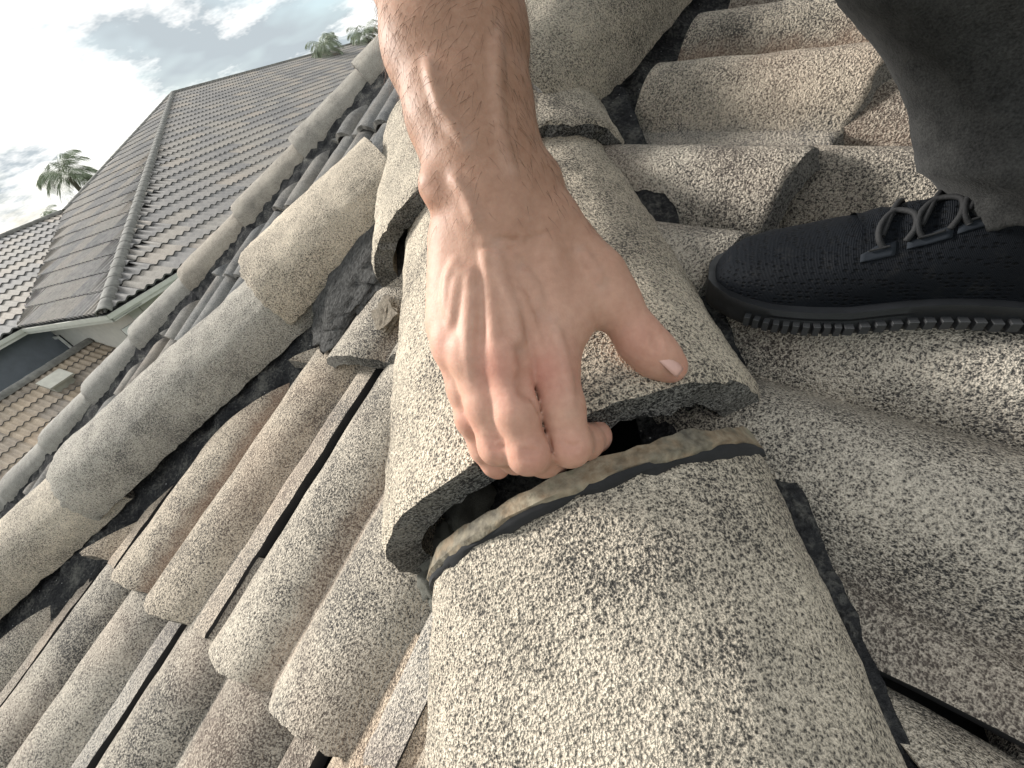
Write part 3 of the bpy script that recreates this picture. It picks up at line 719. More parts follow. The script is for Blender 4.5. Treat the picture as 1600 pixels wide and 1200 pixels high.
# ------------------------------------------------------------------ palms
M['frond'] = simple('palm_frond', (0.30, 0.34, 0.24), 0.6, 0.4, 3)  # haze and backlight put into the frond colour as a lighter grey-green
M['trunk'] = simple('palm_trunk', (0.16, 0.14, 0.11), 0.95, 0.3, 12, 0.02)
def palm(top, R_, seed, label):
    rng = random.Random(seed); base = np.array([top[0], top[1], 0.0])
    t = empty('palm_tree', base); tag(t, label, 'palm tree', 'palm trees beyond the neighbouring roof')
    vs = []; nl, na = 14, 10; Ht = top[2] - 0.1
    for i in range(nl):
        s = i / (nl - 1); r = 0.16 * (1 - 0.35 * s) + 0.012 * (i % 2)
        for j in range(na): vs.append(base + np.array([r * math.cos(6.283 * j / na), r * math.sin(6.283 * j / na), Ht * s]))
    obj('trunk', mesh('trunk', vs, grid_faces(nl, na, True)), M['trunk'], t)
    vs = []; fs = []
    for k in range(24):
        az = 6.283 * k / 24 * 2.4 + rng.uniform(-.3, .3); el = rng.uniform(-0.1, 1.35); L_ = R_ * rng.uniform(0.85, 1.15)
        hd = np.array([math.cos(az), math.sin(az), 0]); p = np.array(top, float); sd = np.cross(upw, hd); steps = 22
        for s in range(steps):
            q = s / steps; e = el - 2.0 * q ** 1.4
            d = hd * math.cos(e) + upw * math.sin(e); nx_ = p + d * L_ / steps
            i0 = len(vs); w_ = 0.018 * (1 - q)
            vs += [p - sd * w_, p + sd * w_, nx_ + sd * w_ * .9, nx_ - sd * w_ * .9]; fs.append((i0, i0 + 1, i0 + 2, i0 + 3))
            if s > 2:
                ll_ = R_ * 0.42 * math.sin(math.pi * min(1, 0.12 + q * 0.9)) + 0.05
                for sg in (-1, 1):
                    for h_ in (0, 0.5):
                        b0 = p + (nx_ - p) * h_; tip = b0 + (sd * sg * 0.75 + d * 0.65 - upw * (0.45 + 0.35 * rng.random())) * ll_
                        wv = d * 0.0055 * R_; md = b0 * 0.45 + tip * 0.55 + upw * 0.06 * ll_
                        i0 = len(vs); vs += [b0 - wv * .4, b0 + wv * .4, md + wv, tip, md - wv]; fs.append((i0, i0 + 1, i0 + 2, i0 + 3, i0 + 4))
            p = nx_
    obj('crown', mesh('crown', vs, fs, False), M['frond'], t)
palm(px(104, 274, 21.0), 1.65, 1, 'drooping palm behind the left end of the neighbouring roof')
palm(px(508, 74, 24.0), 1.3, 2, 'small palm showing over the ridge of the neighbouring roof')
palm(px(570, 56, 27.0), 1.3, 3, 'palm half hidden by the forearm, over the roof ridge')
palm(px(74, 342, 30.0), 1.3, 4, 'pale yellowish low palm beneath the drooping palm')
# ------------------------------------------------------------------ person: arm and hand grown from a distance field
class Field:
    def __init__(s, lo, hi, h):
        s.lo = np.array(lo, np.float32); s.h = h; s.n = np.ceil((np.array(hi) - lo) / h).astype(int) + 1
        s.d = np.full(s.n, 0.05, np.float32)
    def sub(s, lo, hi):
        a = np.clip(np.floor((lo - s.lo) / s.h).astype(int), 0, s.n); b = np.clip(np.ceil((hi - s.lo) / s.h).astype(int) + 1, 0, s.n)
        sl_ = tuple(slice(int(i), int(j)) for i, j in zip(a, b))
        ax = [s.lo[k] + s.h * np.arange(a[k], b[k], dtype=np.float32) for k in range(3)]
        return sl_, np.meshgrid(*ax, indexing='ij')
    def cone(s, a, b, ra, rb, k=0.004, flat=None, ff=1.0, carve=False):
        a = np.asarray(a, np.float32); b = np.asarray(b, np.float32); m = max(ra, rb) * max(1, 1 / ff if ff < 1 else 1) + k + 0.014
        sl_, (X, Y, Z) = s.sub(np.minimum(a, b) - m, np.maximum(a, b) + m)
        if X.size == 0: return
        ab = b - a; l2 = float(ab @ ab) + 1e-12
        t = np.clip(((X - a[0]) * ab[0] + (Y - a[1]) * ab[1] + (Z - a[2]) * ab[2]) / l2, 0, 1)
        rx, ry, rz = X - a[0] - t * ab[0], Y - a[1] - t * ab[1], Z - a[2] - t * ab[2]
        q = rx * rx + ry * ry + rz * rz
        if flat is not None:
            g = rx * flat[0] + ry * flat[1] + rz * flat[2]; q = q + g * g * (1 / ff ** 2 - 1)
        dd = np.sqrt(q) - (ra + t * (rb - ra))
        c = s.d[sl_]
        if carve:
            dd = -dd; h = np.clip(0.5 - 0.5 * (c - dd) / k, 0, 1); s.d[sl_] = c + (dd - c) * h + k * h * (1 - h)
        else:
            h = np.clip(0.5 + 0.5 * (c - dd) / k, 0, 1); s.d[sl_] = c + (dd - c) * h - k * h * (1 - h)
    def union(s, o, k):
        c, dd = s.d, o.d; h = np.clip(0.5 + 0.5 * (c - dd) / k, 0, 1); s.d = c + (dd - c) * h - k * h * (1 - h)
    def surface(s, smooth=2):
        d = s.d; ins = d < 0; n = d.shape
        cn = [ins[i:n[0] - 1 + i, j:n[1] - 1 + j, k:n[2] - 1 + k] for i in (0, 1) for j in (0, 1) for k in (0, 1)]
        cnt = sum(c.astype(np.int8) for c in cn); act = (cnt > 0) & (cnt < 8)
        cells = np.argwhere(act); idx = np.full(act.shape, -1, np.int64); idx[act] = np.arange(len(cells))
        acc = np.zeros((len(cells), 3)); num = np.zeros(len(cells))
        I, J_, K = cells.T
        for ax in range(3):
            for u in (0, 1):
                for v in (0, 1):
                    o0 = [0, 0, 0]; oth = [k for k in range(3) if k != ax]; o0[oth[0]] = u; o0[oth[1]] = v; o1 = list(o0); o1[ax] = 1
                    d0 = d[I + o0[0], J_ + o0[1], K + o0[2]]; d1 = d[I + o1[0], J_ + o1[1], K + o1[2]]
                    x = (d0 < 0) != (d1 < 0); t = np.where(x, d0 / np.where(x, d0 - d1, 1), 0)
                    p = np.stack([np.full(len(cells), float(o)) for o in o0], 1); p[:, ax] = t
                    acc[x] += p[x]; num[x] += 1
        vs = s.lo + s.h * (cells + acc / num[:, None])
        fs = []
        for ax in range(3):
            a, b = [k for k in range(3) if k != ax]
            s0 = [slice(None)] * 3; s1 = [slice(None)] * 3; s0[ax] = slice(0, n[ax] - 1); s1[ax] = slice(1, n[ax])
            for k in (a, b):
                s0[k] = slice(1, n[k] - 1); s1[k] = slice(1, n[k] - 1)
            A, Bx = ins[tuple(s0)], ins[tuple(s1)]; e = np.argwhere(A != Bx)
            if not len(e): continue
            fl = A[tuple(e.T)]
            g = e.copy(); g[:, a] += 1; g[:, b] += 1
            def cell(da, db):
                c = g.copy(); c[:, a] += da; c[:, b] += db; return idx[tuple(c.T)]
            q = np.stack([cell(-1, -1), cell(0, -1), cell(0, 0), cell(-1, 0)], 1)
            flip = fl if ax != 1 else ~fl
            q[~flip] = q[~flip][:, ::-1]; fs.append(q)
        fs = np.concatenate(fs); fs = fs[(fs >= 0).all(1)]
        e = np.concatenate([fs[:, [0, 1]], fs[:, [1, 2]], fs[:, [2, 3]], fs[:, [3, 0]]])
        for it in range(smooth):
            sm = np.zeros_like(vs); ct = np.zeros(len(vs)); np.add.at(sm, e[:, 0], vs[e[:, 1]]); np.add.at(ct, e[:, 0], 1); np.add.at(sm, e[:, 1], vs[e[:, 0]]); np.add.at(ct, e[:, 1], 1)
            f_ = 0.5 if it % 2 == 0 else -0.45
            vs = vs + f_ * (sm / ct[:, None] - vs)
        return vs, fs
def C(u, v, z): return np.array([(u - 800) / F * z, (v - 600) / F * z, z])     # a joint in phone coordinates
def R_(p, z): return p * z / F                                                 # pixels to metres at that depth
ZN = np.array([0, 0, 1.0])
LO, HI = np.array([-0.105, -0.43, 0.140]), np.array([0.115, 0.062, 0.275])
STEP = 0.00125
arm = Field(LO, HI, STEP)
# forearm: radius and ulna sides, then wrist
FA = [((688, -470, 0.235), 34, 30), ((692, -260, 0.225), 40, 31), ((697, -60, 0.219), 38, 28.5), ((712, 70, 0.216), 34, 25), ((735, 180, 0.215), 29, 22.5), ((757, 260, 0.215), 26.5, 20.5), ((775, 320, 0.2155), 25.5, 19.5), ((783, 350, 0.216), 25, 19)]
axd = []
for (q0_, w0_, t0_), (q1_, w1_, t1_) in zip(FA[:-1], FA[1:]):
    a, b = C(*q0_), C(*q1_); d_ = unit(b - a); sd = unit(np.cross(d_, ZN)) 
    w0m, t0m, w1m, t1m = w0_ * 1e-3, t0_ * 1e-3, w1_ * 1e-3, t1_ * 1e-3
    o0, o1 = w0m - t0m * .93, w1m - t1m * .93
    for sg in (-1, 1): arm.cone(a + sd * sg * o0, b + sd * sg * o1, t0m, t1m, 0.012)
    arm.cone(a - ZN * 0.002, b - ZN * 0.002, t0m * 0.98, t1m * 0.98, 0.010)
arm.cone(C(684, 292, 0.208), C(688, 300, 0.208), 0.0095, 0.0090, 0.008)        # ulnar head
arm.cone(C(846, 285, 0.217), C(856, 330, 0.217), 0.0105, 0.0115, 0.012)
# palm: metacarpals
WR = {'i': (842, 365, 0.214), 'm': (790, 362, 0.2105), 'r': (748, 362, 0.2115), 'p': (722, 365, 0.216)}
MC = {'i': (866, 576, 0.2085), 'm': (788, 562, 0.2030), 'r': (736, 556, 0.2070), 'p': (708, 540, 0.2145)}
RM = {'i': (0.0135, 0.0122), 'm': (0.0130, 0.0122), 'r': (0.0125, 0.0115), 'p': (0.0115, 0.0108)}
for k in 'imrp':
    arm.cone(C(*WR[k]), C(*MC[k]), RM[k][0], RM[k][1], 0.009)
    arm.cone(C(*WR[k]) + ZN * .012, C(*MC[k]) + ZN * .010 + np.array([0, -.008, 0]), 0.012, 0.0105, 0.010)
arm.cone(C(836, 372, 0.222), C(880, 480, 0.222), 0.016, 0.012, 0.014)             # thenar side
arm.cone(C(706, 380, 0.221), C(704, 500, 0.221), 0.011, 0.011, 0.012)
arm.cone(C(905, 455, 0.2195), C(868, 535, 0.2165), 0.0110, 0.010, 0.014)           # web of thumb
# thumb
TH = [((868, 352, 0.218), 0.0138), ((936, 432, 0.2215), 0.0132), ((957, 470, 0.2225), 0.0130), ((1001, 532, 0.2235), 0.0115), ((1026, 557, 0.2245), 0.0112), ((1048, 573, 0.2255), 0.0088)]
for (a, ra), (b, rb) in zip(TH[:-1], TH[1:]): arm.cone(C(*a), C(*b), ra, rb, 0.007)
arm.cone(C(1000, 535, 0.222), C(1012, 545, 0.222), 0.0108, 0.0105, 0.004)
arm.cone(C(925, 462, 0.2215), C(895, 500, 0.218), 0.009, 0.007, 0.014)
# fingers, each its own field so that they stay apart
FG = {
 'i': [((866, 576, 0.2085), 0.0122), ((879, 636, 0.2040), 0.0106), ((890, 694, 0.2050), 0.0103), ((914, 690, 0.2200), 0.0092), ((930, 682, 0.2320), 0.0084), ((935, 678, 0.2400), 0.0072)],
 'm': [((788, 562, 0.2030), 0.0122), ((806, 645, 0.1985), 0.0107), ((825, 706, 0.2005), 0.0101), ((850, 716, 0.2160), 0.0094), ((866, 715, 0.2300), 0.0085), ((872, 712, 0.2390), 0.0072)],
 'r': [((736, 556, 0.2070), 0.0112), ((760, 635, 0.2045), 0.0099), ((779, 694, 0.2065), 0.0096), ((806, 714, 0.2200), 0.0086), ((820, 716, 0.2320), 0.0080), ((825, 714, 0.2390), 0.0070)],
 'p': [((708, 540, 0.2145), 0.0100), ((727, 610, 0.2145), 0.0088), ((739, 652, 0.2160), 0.0086), ((757, 700, 0.2205), 0.0075), ((774, 724, 0.2240), 0.0069), ((779, 730, 0.2255), 0.0062)],
}
BK = {k: [q for q, r in v] for k, v in FG.items()}
fld = arm
flo, fhi = np.array([-0.045, -0.03, 0.170]), np.array([0.062, 0.062, 0.262])
acc = None
off = np.round((flo - LO) / STEP).astype(int); flo = LO + off * STEP
for k in 'imrp':
    f_ = Field(flo, fhi, STEP); ch = FG[k]
    for (a, ra), (b, rb) in zip(ch[:-1], ch[1:]): f_.cone(C(*a), C(*b), ra, rb, 0.004)
    pip = ch[2]; f_.cone(C(*pip[0]) + np.array([0, .0006, -.0016]), C(*pip[0]) + np.array([0, .001, -.0014]), pip[1] * 0.90, pip[1] * 0.90, 0.004)
    if acc is None: acc = f_
    else: acc.union(f_, 0.0005)
sl_ = tuple(slice(int(o), int(o + n_)) for o, n_ in zip(off, acc.n))
full = Field(LO, HI, STEP); v_ = full.d[sl_]; v_[...] = acc.d[tuple(slice(0, s_) for s_ in v_.shape)]
arm.union(full, 0.0035)
# knuckles, tendons, veins
for k, s_ in (('i', .0105), ('m', .0112), ('r', .0098), ('p', .0088)):
    c_ = C(*MC[k]) + np.array([0, 0, -0.0042]); arm.cone(c_ - np.array([0, .003, 0]), c_ + np.array([0, .002, .0005]), s_ * .93, s_ * .9, 0.005)
def surf(u, v):
    """first hit of the hand seen from the phone, as depth"""
    z = np.arange(0.165, 0.26, 0.0004); P = np.array([(u - 800) / F, (v - 600) / F, 1.0])[None] * z[:, None]
    i = np.clip(np.round((P - LO) / STEP).astype(int), 0, arm.n - 1); d = arm.d[i[:, 0], i[:, 1], i[:, 2]]
    h = np.argmax(d < 0); return z[h] if (d < 0).any() else 0.21
def strand(pts, r, sink, k=0.003):
    P = []
    for (u0, v0), (u1, v1) in zip(pts[:-1], pts[1:]):
        n_ = max(2, int(math.hypot(u1 - u0, v1 - v0) / 9))
        P += [(u0 + (u1 - u0) * i / n_, v0 + (v1 - v0) * i / n_) for i in range(n_)]
    P.append(pts[-1]); Q = [C(u, v, surf(u, v) + sink) for u, v in P]
    Z = np.array([q[2] for q in Q]); Z = np.convolve(np.pad(Z, 3, 'edge'), np.ones(7) / 7, 'valid')
    Q = [C(u, v, z) for (u, v), z in zip(P, Z)]
    return Q
ST = []
ten = [[(757, 366), (762, 405), (768, 460), (772, 520), (776, 556)], [(742, 410), (734, 455), (731, 510), (730, 540)], [(806, 450), (830, 510), (850, 562)], [(722, 420), (713, 465), (707, 515)]]
vein = [[(776, 380), (780, 425), (788, 455), (802, 480), (808, 520), (814, 556)], [(700, 450), (704, 430), (720, 422), (734, 432), (741, 455), (736, 500), (733, 545), (738, 590)], [(702, 500), (699, 465), (704, 432), (716, 405)],
        [(862, 500), (874, 545), (886, 600), (892, 645)], [(812, 420), (836, 450), (846, 490)], [(905, 392), (930, 425), (942, 445)], [(706, 270), (730, 305), (748, 350)], [(778, 40), (774, 140), (784, 220), (800, 275)], [(668, 90), (690, 170), (730, 225)]]
for p in ten: ST.append((strand(p, 0.0024, 0.0017), 0.0022))
for p in vein: ST.append((strand(p, 0.0018, 0.0011), 0.0016))
for Q, r in ST:
    m_ = len(Q)
    for i_, (a, b) in enumerate(zip(Q[:-1], Q[1:])):
        t0_, t1_ = [min(1.0, 5.0 * min(t, 1 - t) + 0.12) for t in (i_ / (m_ - 1), (i_ + 1) / (m_ - 1))]
        arm.cone(a + ZN * (1 - t0_) * r, b + ZN * (1 - t1_) * r, r * (0.4 + 0.6 * t0_), r * (0.4 + 0.6 * t1_), 0.0038)
# hollows between the knuckles, creases
for (u, v, r) in ((826, 606, 0.0050), (822, 560, 0.0035)):
    z = surf(u, v); arm.cone(C(u, v, z - r * 0.62), C(u - 2, v - 12, z - r * 0.72), r, r, 0.004, carve=True)
def crease(pts, r=0.0011, depth=0.55):
    Q = strand(pts, r, 0)
    for a, b in zip(Q[:-1], Q[1:]): arm.cone(a - ZN * r * depth, b - ZN * r * depth, r, r, 0.0012, carve=True)
for pts in ([(745, 384), (800, 389), (850, 378)], [(770, 375), (820, 377), (866, 360)],
            [(1018, 520), (1022, 532), (1018, 542)], [(1026, 524), (1030, 535), (1026, 546)],
            [(812, 700), (830, 706), (846, 702)], [(814, 712), (830, 717), (844, 714)], [(760, 684), (772, 689), (786, 687)], [(763, 695), (775, 700), (788, 697)],
            [(876, 692), (892, 698), (908, 694)]):
    crease(pts)
for pts in ([(830, 618), (846, 660), (862, 704)],): crease(pts, 0.0012, 0.3)
vs, fs = arm.surface(3)
red = np.zeros(len(vs)); tan = np.zeros(len(vs)); vei = np.zeros(len(vs))
for (u, v, z, s_, a_) in ((776, 575, .195, .0085, .8), (853, 583, .199, .0095, .8), (772, 540, .197, .005, .4), (700, 540, .206, .007, .45), (827, 715, .194, .008, .5), (778, 697, .198, .007, .45), (890, 700, .197, .008, .4), (737, 655, .205, .007, .45), (1000, 545, .215, .012, .35), (1062, 585, .222, .008, .5), (935, 678, .235, .010, .5), (780, 732, .222, .008, .5), (790, 615, .19, .008, .4), (668, 300, .2, .010, .3)):
    red = np.maximum(red, a_ * np.exp(-((vs - C(u, v, z)) ** 2).sum(1) / (2 * s_ * s_)))
fing = 1 / (1 + np.exp(-(vs[:, 1] - 0.012) / 0.006)); red = np.maximum(red * 0.8, 0.14 * fing)
tan = np.clip((-0.035 - vs[:, 1]) / 0.075, 0, 1)
for Q, r in ST[len(ten):]:
    for q in Q[::2]: vei = np.maximum(vei, np.exp(-((vs - q) ** 2).sum(1) / (2 * 0.0024 ** 2)))
wv_ = CP + vs @ B.T
abase = px(697, -60, 0.219)
person = empty('person', c2w([0.33, -0.02, 0.42]))
tag(person, 'person in dark trousers and black knit shoe reaching a bare forearm to the tile', 'person')
me = mesh('arm', wv_ - CP, fs)
at = me.color_attributes.new('tone', 'FLOAT_COLOR', 'POINT')
at.data.foreach_set('color', np.stack([red, tan, vei, np.ones(len(vs))], 1).astype(np.float32).ravel())
bm = bmesh.new(); bm.from_mesh(me); bmesh.ops.recalc_face_normals(bm, faces=bm.faces); bm.to_mesh(me); bm.free()
me.polygons.foreach_set('use_smooth', [True] * len(me.polygons))
armo = obj('arm', me, M['skin'], person, Matrix.Translation(V(CP)))
tag(armo, 'right forearm and hand, fingers hooked under the tile')
# nails
def nail(c, along, out_, L_, W_):
    x, y, z = ortho(along, out_); vs = []; nu, nv = 9, 9
    for i in range(nu):
        s = i / (nu - 1) * 2 - 1
        for j in range(nv):
            t = j / (nv - 1) * 2 - 1; wd = W_ * (1 - 0.25 * max(0, s) ** 3 - 0.18 * max(0, -s) ** 2); 
            vs.append((t * wd, s * L_, -0.55 * W_ * t * t - 0.10 * L_ * s * s))
    me = mesh('fingernail', vs, grid_faces(nu, nv)); o = obj('fingernail', me, M['nail'], person, frame(c2w(c), d2w(x), d2w(y), d2w(z)))
    sf = o.modifiers.new('solid', 'SOLIDIFY'); sf.thickness = 0.0006; return o
zt = surf(1052, 562)
nail(C(1053, 560, zt + 0.0004), C(1068, 578, 0.226) - C(1036, 548, 0.224), unit([0.50, -0.50, -0.70]), 0.0078, 0.0062)
zp = surf(770, 727)
# hair on the forearm
rng = random.Random(5); hv = []; hf = []
nrm = np.zeros_like(vs); a3 = vs[fs]; fn = np.cross(a3[:, 1] - a3[:, 0], a3[:, 2] - a3[:, 0])
for k in range(4): np.add.at(nrm, fs[:, k], fn)
nrm /= np.linalg.norm(nrm, axis=1)[:, None] + 1e-12
if nrm[:, 2][vs[:, 2] < 0.2].mean() > 0: nrm = -nrm
cand = np.where((vs[:, 1] < -0.075) & (vs[:, 1] > -0.28) & (nrm[:, 2] < 0.35))[0]
for i in rng.sample(list(cand), 1700):
    p = vs[i]; dens = min(1, (-0.07 - p[1]) / 0.05)
    if rng.random() > dens: continue
    n_ = nrm[i]; d_ = unit(np.array([0.55 * (1 if p[0] > -0.012 else -0.9) + rng.uniform(-.5, .5), 0.75 + rng.uniform(-.35, .3), -0.1])); d_ = unit(d_ - n_ * (d_ @ n_) * 0.9 + n_ * 0.22)
    L_ = rng.uniform(0.006, 0.014); sd = unit(np.cross(d_, n_)); w_ = 0.00007; prev = None; q = p - n_ * 0.0005; curl = sd * rng.uniform(-.5, .5)
    for s in range(5):
        t = s / 4; ww = w_ * (1 - t * 0.8); b0 = len(hv)
        hv += [c2w(q - sd * ww), c2w(q + sd * ww), c2w(q + n_ * ww * 1.7)]
        if prev is not None:
            for m_ in range(3): hf.append((prev + m_, prev + (m_ + 1) % 3, b0 + (m_ + 1) % 3, b0 + m_))
        prev = b0; d2_ = unit(d_ + curl * t - n_ * 0.45 * t); q = q + d2_ * L_ / 4
tag(obj('arm_hair', mesh('arm_hair', hv, hf), M['hair'], person), kind='stuff')
# ------------------------------------------------------------------ shoe
def make_knit():
    m, n, b = newmat('black_knit'); t = nd(n, 'ShaderNodeTexCoord'); mp = nd(n, 'ShaderNodeMapping'); mp.inputs['Scale'].default_value = (190, 300, 300)
    n.links.new(t.outputs['Object'], mp.inputs[0]); vo = nd(n, 'ShaderNodeTexVoronoi'); vo.inputs['Scale'].default_value = 1.0; vo.inputs['Randomness'].default_value = 0.45; n.links.new(mp.outputs[0], vo.inputs['Vector'])
    fine = nd(n, 'ShaderNodeTexWave', wave_type='BANDS', bands_direction='X'); fine.inputs['Scale'].default_value = 330; fine.inputs['Distortion'].default_value = 0.6; n.links.new(t.outputs['Object'], fine.inputs['Vector'])
    h = ramp(n, vo.outputs['Distance'], [(0.15, (0, 0, 0)), (0.42, (1, 1, 1))])
    c = mix(n, h, (0.0015, 0.002, 0.003), (0.0045, 0.006, 0.0088)); c = mix(n, 0.3, c, tnoise(n, t.outputs['Object'], 40, 3), 'MULTIPLY')
    du = ramp(n, tnoise(n, t.outputs['Object'], 70, 5, 0.7), [(0.56, (0, 0, 0)), (0.75, (1, 1, 1))])
    c = mix(n, math_n(n, 'MULTIPLY', du, 0.04), c, (0.22, 0.20, 0.17))
    n.links.new(c, b.inputs['Base Color']); b.inputs['Roughness'].default_value = 0.7; b.inputs['Specular IOR Level'].default_value = 0.12
    bump(n, b, math_n(n, 'ADD', h, math_n(n, 'MULTIPLY', fine.outputs[1], 0.3)), 0.6, 0.0012); return m
M['knit'] = make_knit()
M['rubber'] = simple('black_rubber', (0.010, 0.011, 0.013), 0.5, 0.3, 60, 0.0004)
M['lug'] = simple('grey_rubber', (0.03, 0.031, 0.033), 0.55, 0.3, 90)
M['lace'] = simple('charcoal_lace', (0.008, 0.008, 0.009), 0.8, 0.3, 500, 0.0005)
M['stay'] = simple('grey_plastic', (0.016, 0.019, 0.024), 0.85, 0.2, 60, 0.0, 0.0, 0.15)
TOE = on(1106, 500, OR, nR, 0.064); HEEL = on(1640, 522, OR, nR, 0.064)
sx = unit(HEEL - TOE); sy = -unit(np.cross(sx, nR))
if sy @ d2w([0, 1, 0]) < 0: sy = -sy
SZ = nR - 0; sy = unit(sy - sx * (sy @ sx)); sz = np.cross(sx, sy); sz = sz if sz @ nR > 0 else -sz
rl = math.radians(13); sy, sz = sy * math.cos(rl) + sz * math.sin(rl), sz * math.cos(rl) - sy * math.sin(rl)
SLEN = 0.305
SO = TOE - sy * 0.034
KS = 0.79
SO = TOE - sy * 0.030
SM = frame(SO, sx * KS, sy * KS, sz * KS)
shoe = empty('shoe', SO); shoe.parent = person; shoe.matrix_parent_inverse = person.matrix_world.inverted(); shoe.matrix_world = SM
tag(shoe, 'black knit running shoe with looped elastic laces')
XS = [0, .004, .012, .025, .045, .075, .105, .135, .165, .195, .225, .255, .280, .297, .305]
HW = [.006, .018, .029, .037, .0435, .0475, .047, .0435, .040, .0375, .0365, .0355, .0325, .022, .008]
HT = [.028, .040, .049, .055, .059, .063, .070, .079, .094, .108, .113, .110, .108, .100, .085]
CY = [.010, .008, .006, .004, .002, .0, -.001, -.001, .0, .001, .001, .001, .0, .0, .0]
def ip(x, A): return float(np.interp(x, XS, A))
def sole_z(x): return 0.010 * max(0, (0.06 - x) / 0.06) ** 1.6 + 0.006 * max(0, math.sin((x - 0.10) / 0.12 * math.pi)) * (0.10 < x < 0.22) + 0.0 
def sec_upper(x, na=40):
    hw, ht, cy = ip(x, HW) - 0.0015, ip(x, HT), ip(x, CY); zb = sole_z(x) + 0.023; pts = []
    rise = max(0, (x - 0.09) / 0.12); sq = 0.62 + 0.25 * min(1, rise)
    for j in range(na):
        th = math.pi * j / (na - 1); c = math.cos(th); s = math.sin(th)
        y = cy + math.copysign(abs(c) ** (0.72 + 0.5 * min(1, rise)), c) * hw * (1 - 0.10 * s); z = zb + (ht - zb) * s ** sq
        pts.append((x, y, z))
    return pts
vs = []; nl = 72
for i in range(nl):
    x = SLEN * (i / (nl - 1)) ** 1.0; 
    x = max(0.0005, SLEN * (0.5 - 0.5 * math.cos(math.pi * i / (nl - 1)))) if i else 0.0
    for p in sec_upper(x): vs.append((p[0] + 0.0, p[1], p[2] + 0.0008 * fbm(p, 30, 2)))
obj('upper', mesh('upper', vs, grid_faces(nl, 40)), M['knit'], shoe, SM)
def sole_out(x, top): return ip(x, HW) + (0.0035 if top else 0.002)
vs = []; nl = 70; prof_s = [(0.0, 0.024), (1.0, 0.025), (1.025, 0.020), (0.985, 0.016), (1.02, 0.009), (0.98, 0.002), (0.90, 0.0)]
for i in range(nl):
    x = SLEN * (0.5 - 0.5 * math.cos(math.pi * i / (nl - 1))); hw = ip(x, HW) + 0.0065; cy = ip(x, CY)
    xo = x - 0.004 * max(0, 1 - x / 0.01) + 0.004 * max(0, (x - 0.295) / 0.01)
    row = [(xo, cy + hw * a_, z_ + sole_z(x)) for a_, z_ in prof_s] + [(xo, cy - hw * a_, z_ + sole_z(x)) for a_, z_ in prof_s[::-1]]
    vs += row
me = mesh('sole', vs, grid_faces(nl, 14, True) + [tuple(range(14)), tuple(range((nl - 1) * 14, nl * 14))]); mark_sharp(me, 0.7)
sole = obj('sole', me, M['rubber'], shoe, SM)
# rim line of the midsole and the row of rubber lugs
lug = None
bm = bmesh.new(); bmesh.ops.create_cube(bm, size=1.0); bmesh.ops.bevel(bm, geom=bm.edges[:], offset=0.05, segments=1, affect='EDGES'); lugm = bpy.data.meshes.new('lug'); bm.to_mesh(lugm); bm.free(); lugm.materials.append(M['lug'])
x = 0.030; k = 0
while x < 0.30:
    for sg in (1, -1):
        hw = ip(x, HW) + 0.0085; d = np.array([0.004, (ip(x + .002, HW) - ip(x - .002, HW)) * sg, 0]); d = unit(d)
        o_ = np.array([x, ip(x, CY) + sg * hw, sole_z(x) + (0.0100 if x < 0.2 else 0.0115)]); nn = unit(np.cross(d, [0, 0, 1])); sc_ = (0.0064 if x > 0.1 else 0.0046, 0.007, 0.0080 if x > 0.1 else 0.0095)
        m_ = frame(o_, d * sc_[0], nn * sc_[1], np.array([0, 0, 1.0]) * sc_[2]); obj('lug', lugm, None, shoe, SM @ m_)
    x += 0.0098 if x > 0.1 else 0.0072
def tube(name, pts, r, mat, parent, mw_, na=8, closed=False, flat=1.0):
    P = [np.array(p, float) for p in pts]; Q = []
    n_ = len(P)
    for i in range(n_ - 1):
        p0, p1, p2, p3 = P[max(0, i - 1)], P[i], P[i + 1], P[min(n_ - 1, i + 2)]
        for s in range(6):
            t = s / 6; Q.append(0.5 * ((2 * p1) + (-p0 + p2) * t + (2 * p0 - 5 * p1 + 4 * p2 - p3) * t * t + (-p0 + 3 * p1 - 3 * p2 + p3) * t ** 3))
    Q.append(P[-1]); vs = []; ref = np.array([0.3, 0.2, 1.0])
    for i, q in enumerate(Q):
        d = unit(Q[min(i + 1, len(Q) - 1)] - Q[max(i - 1, 0)]); a = unit(np.cross(d, ref)); b = np.cross(a, d)
        for j in range(na):
            th = 6.283 * j / na; vs.append(q + a * r * math.cos(th) + b * r * flat * math.sin(th))
    k = len(Q); me = mesh(name, vs, grid_faces(k, na, True) + [tuple(range(na)), tuple(range((k - 1) * na, k * na))]); return obj(name, me, mat, parent, mw_)
def up_pt(x, ang, off=0.0):
    """point on the shoe upper at angle ang (0 = near side, 90 = top, 180 = far side)"""
    pts = np.array(sec_upper(x, 181)); p = pts[int(ang)]; c = np.array([x, ip(x, CY), 0.03]); return p + unit(p - c) * off
# grey lace stays
for (x0, x1, a0, a1) in ((0.098, 0.118, 42, 58), (0.124, 0.147, 46, 58), (0.149, 0.172, 48, 60), (0.174, 0.205, 50, 62)):
    vs = []; nu, nv = 8, 6
    for i in range(nu):
        x = x0 + (x1 - x0) * i / (nu - 1)
        for j in range(nv): vs.append(up_pt(x, a0 + (a1 - a0) * j / (nv - 1) * (0.6 + 0.4 * min(1, i / 3)), 0.0007))
    o = obj('lace_stay', mesh('lace_stay', vs, grid_faces(nu, nv)), M['stay'], shoe, SM); sf = o.modifiers.new('s', 'SOLIDIFY'); sf.thickness = 0.0010; sf.offset = 0
    vs2 = [(up_pt(x0 + (x1 - x0) * t, a0 + (a1 - a0) * .72, 0.003)) for t in (0.2, 0.5, 0.8)]
    tube('eyelet', vs2, 0.0009, M['lace'], shoe, SM, 6)
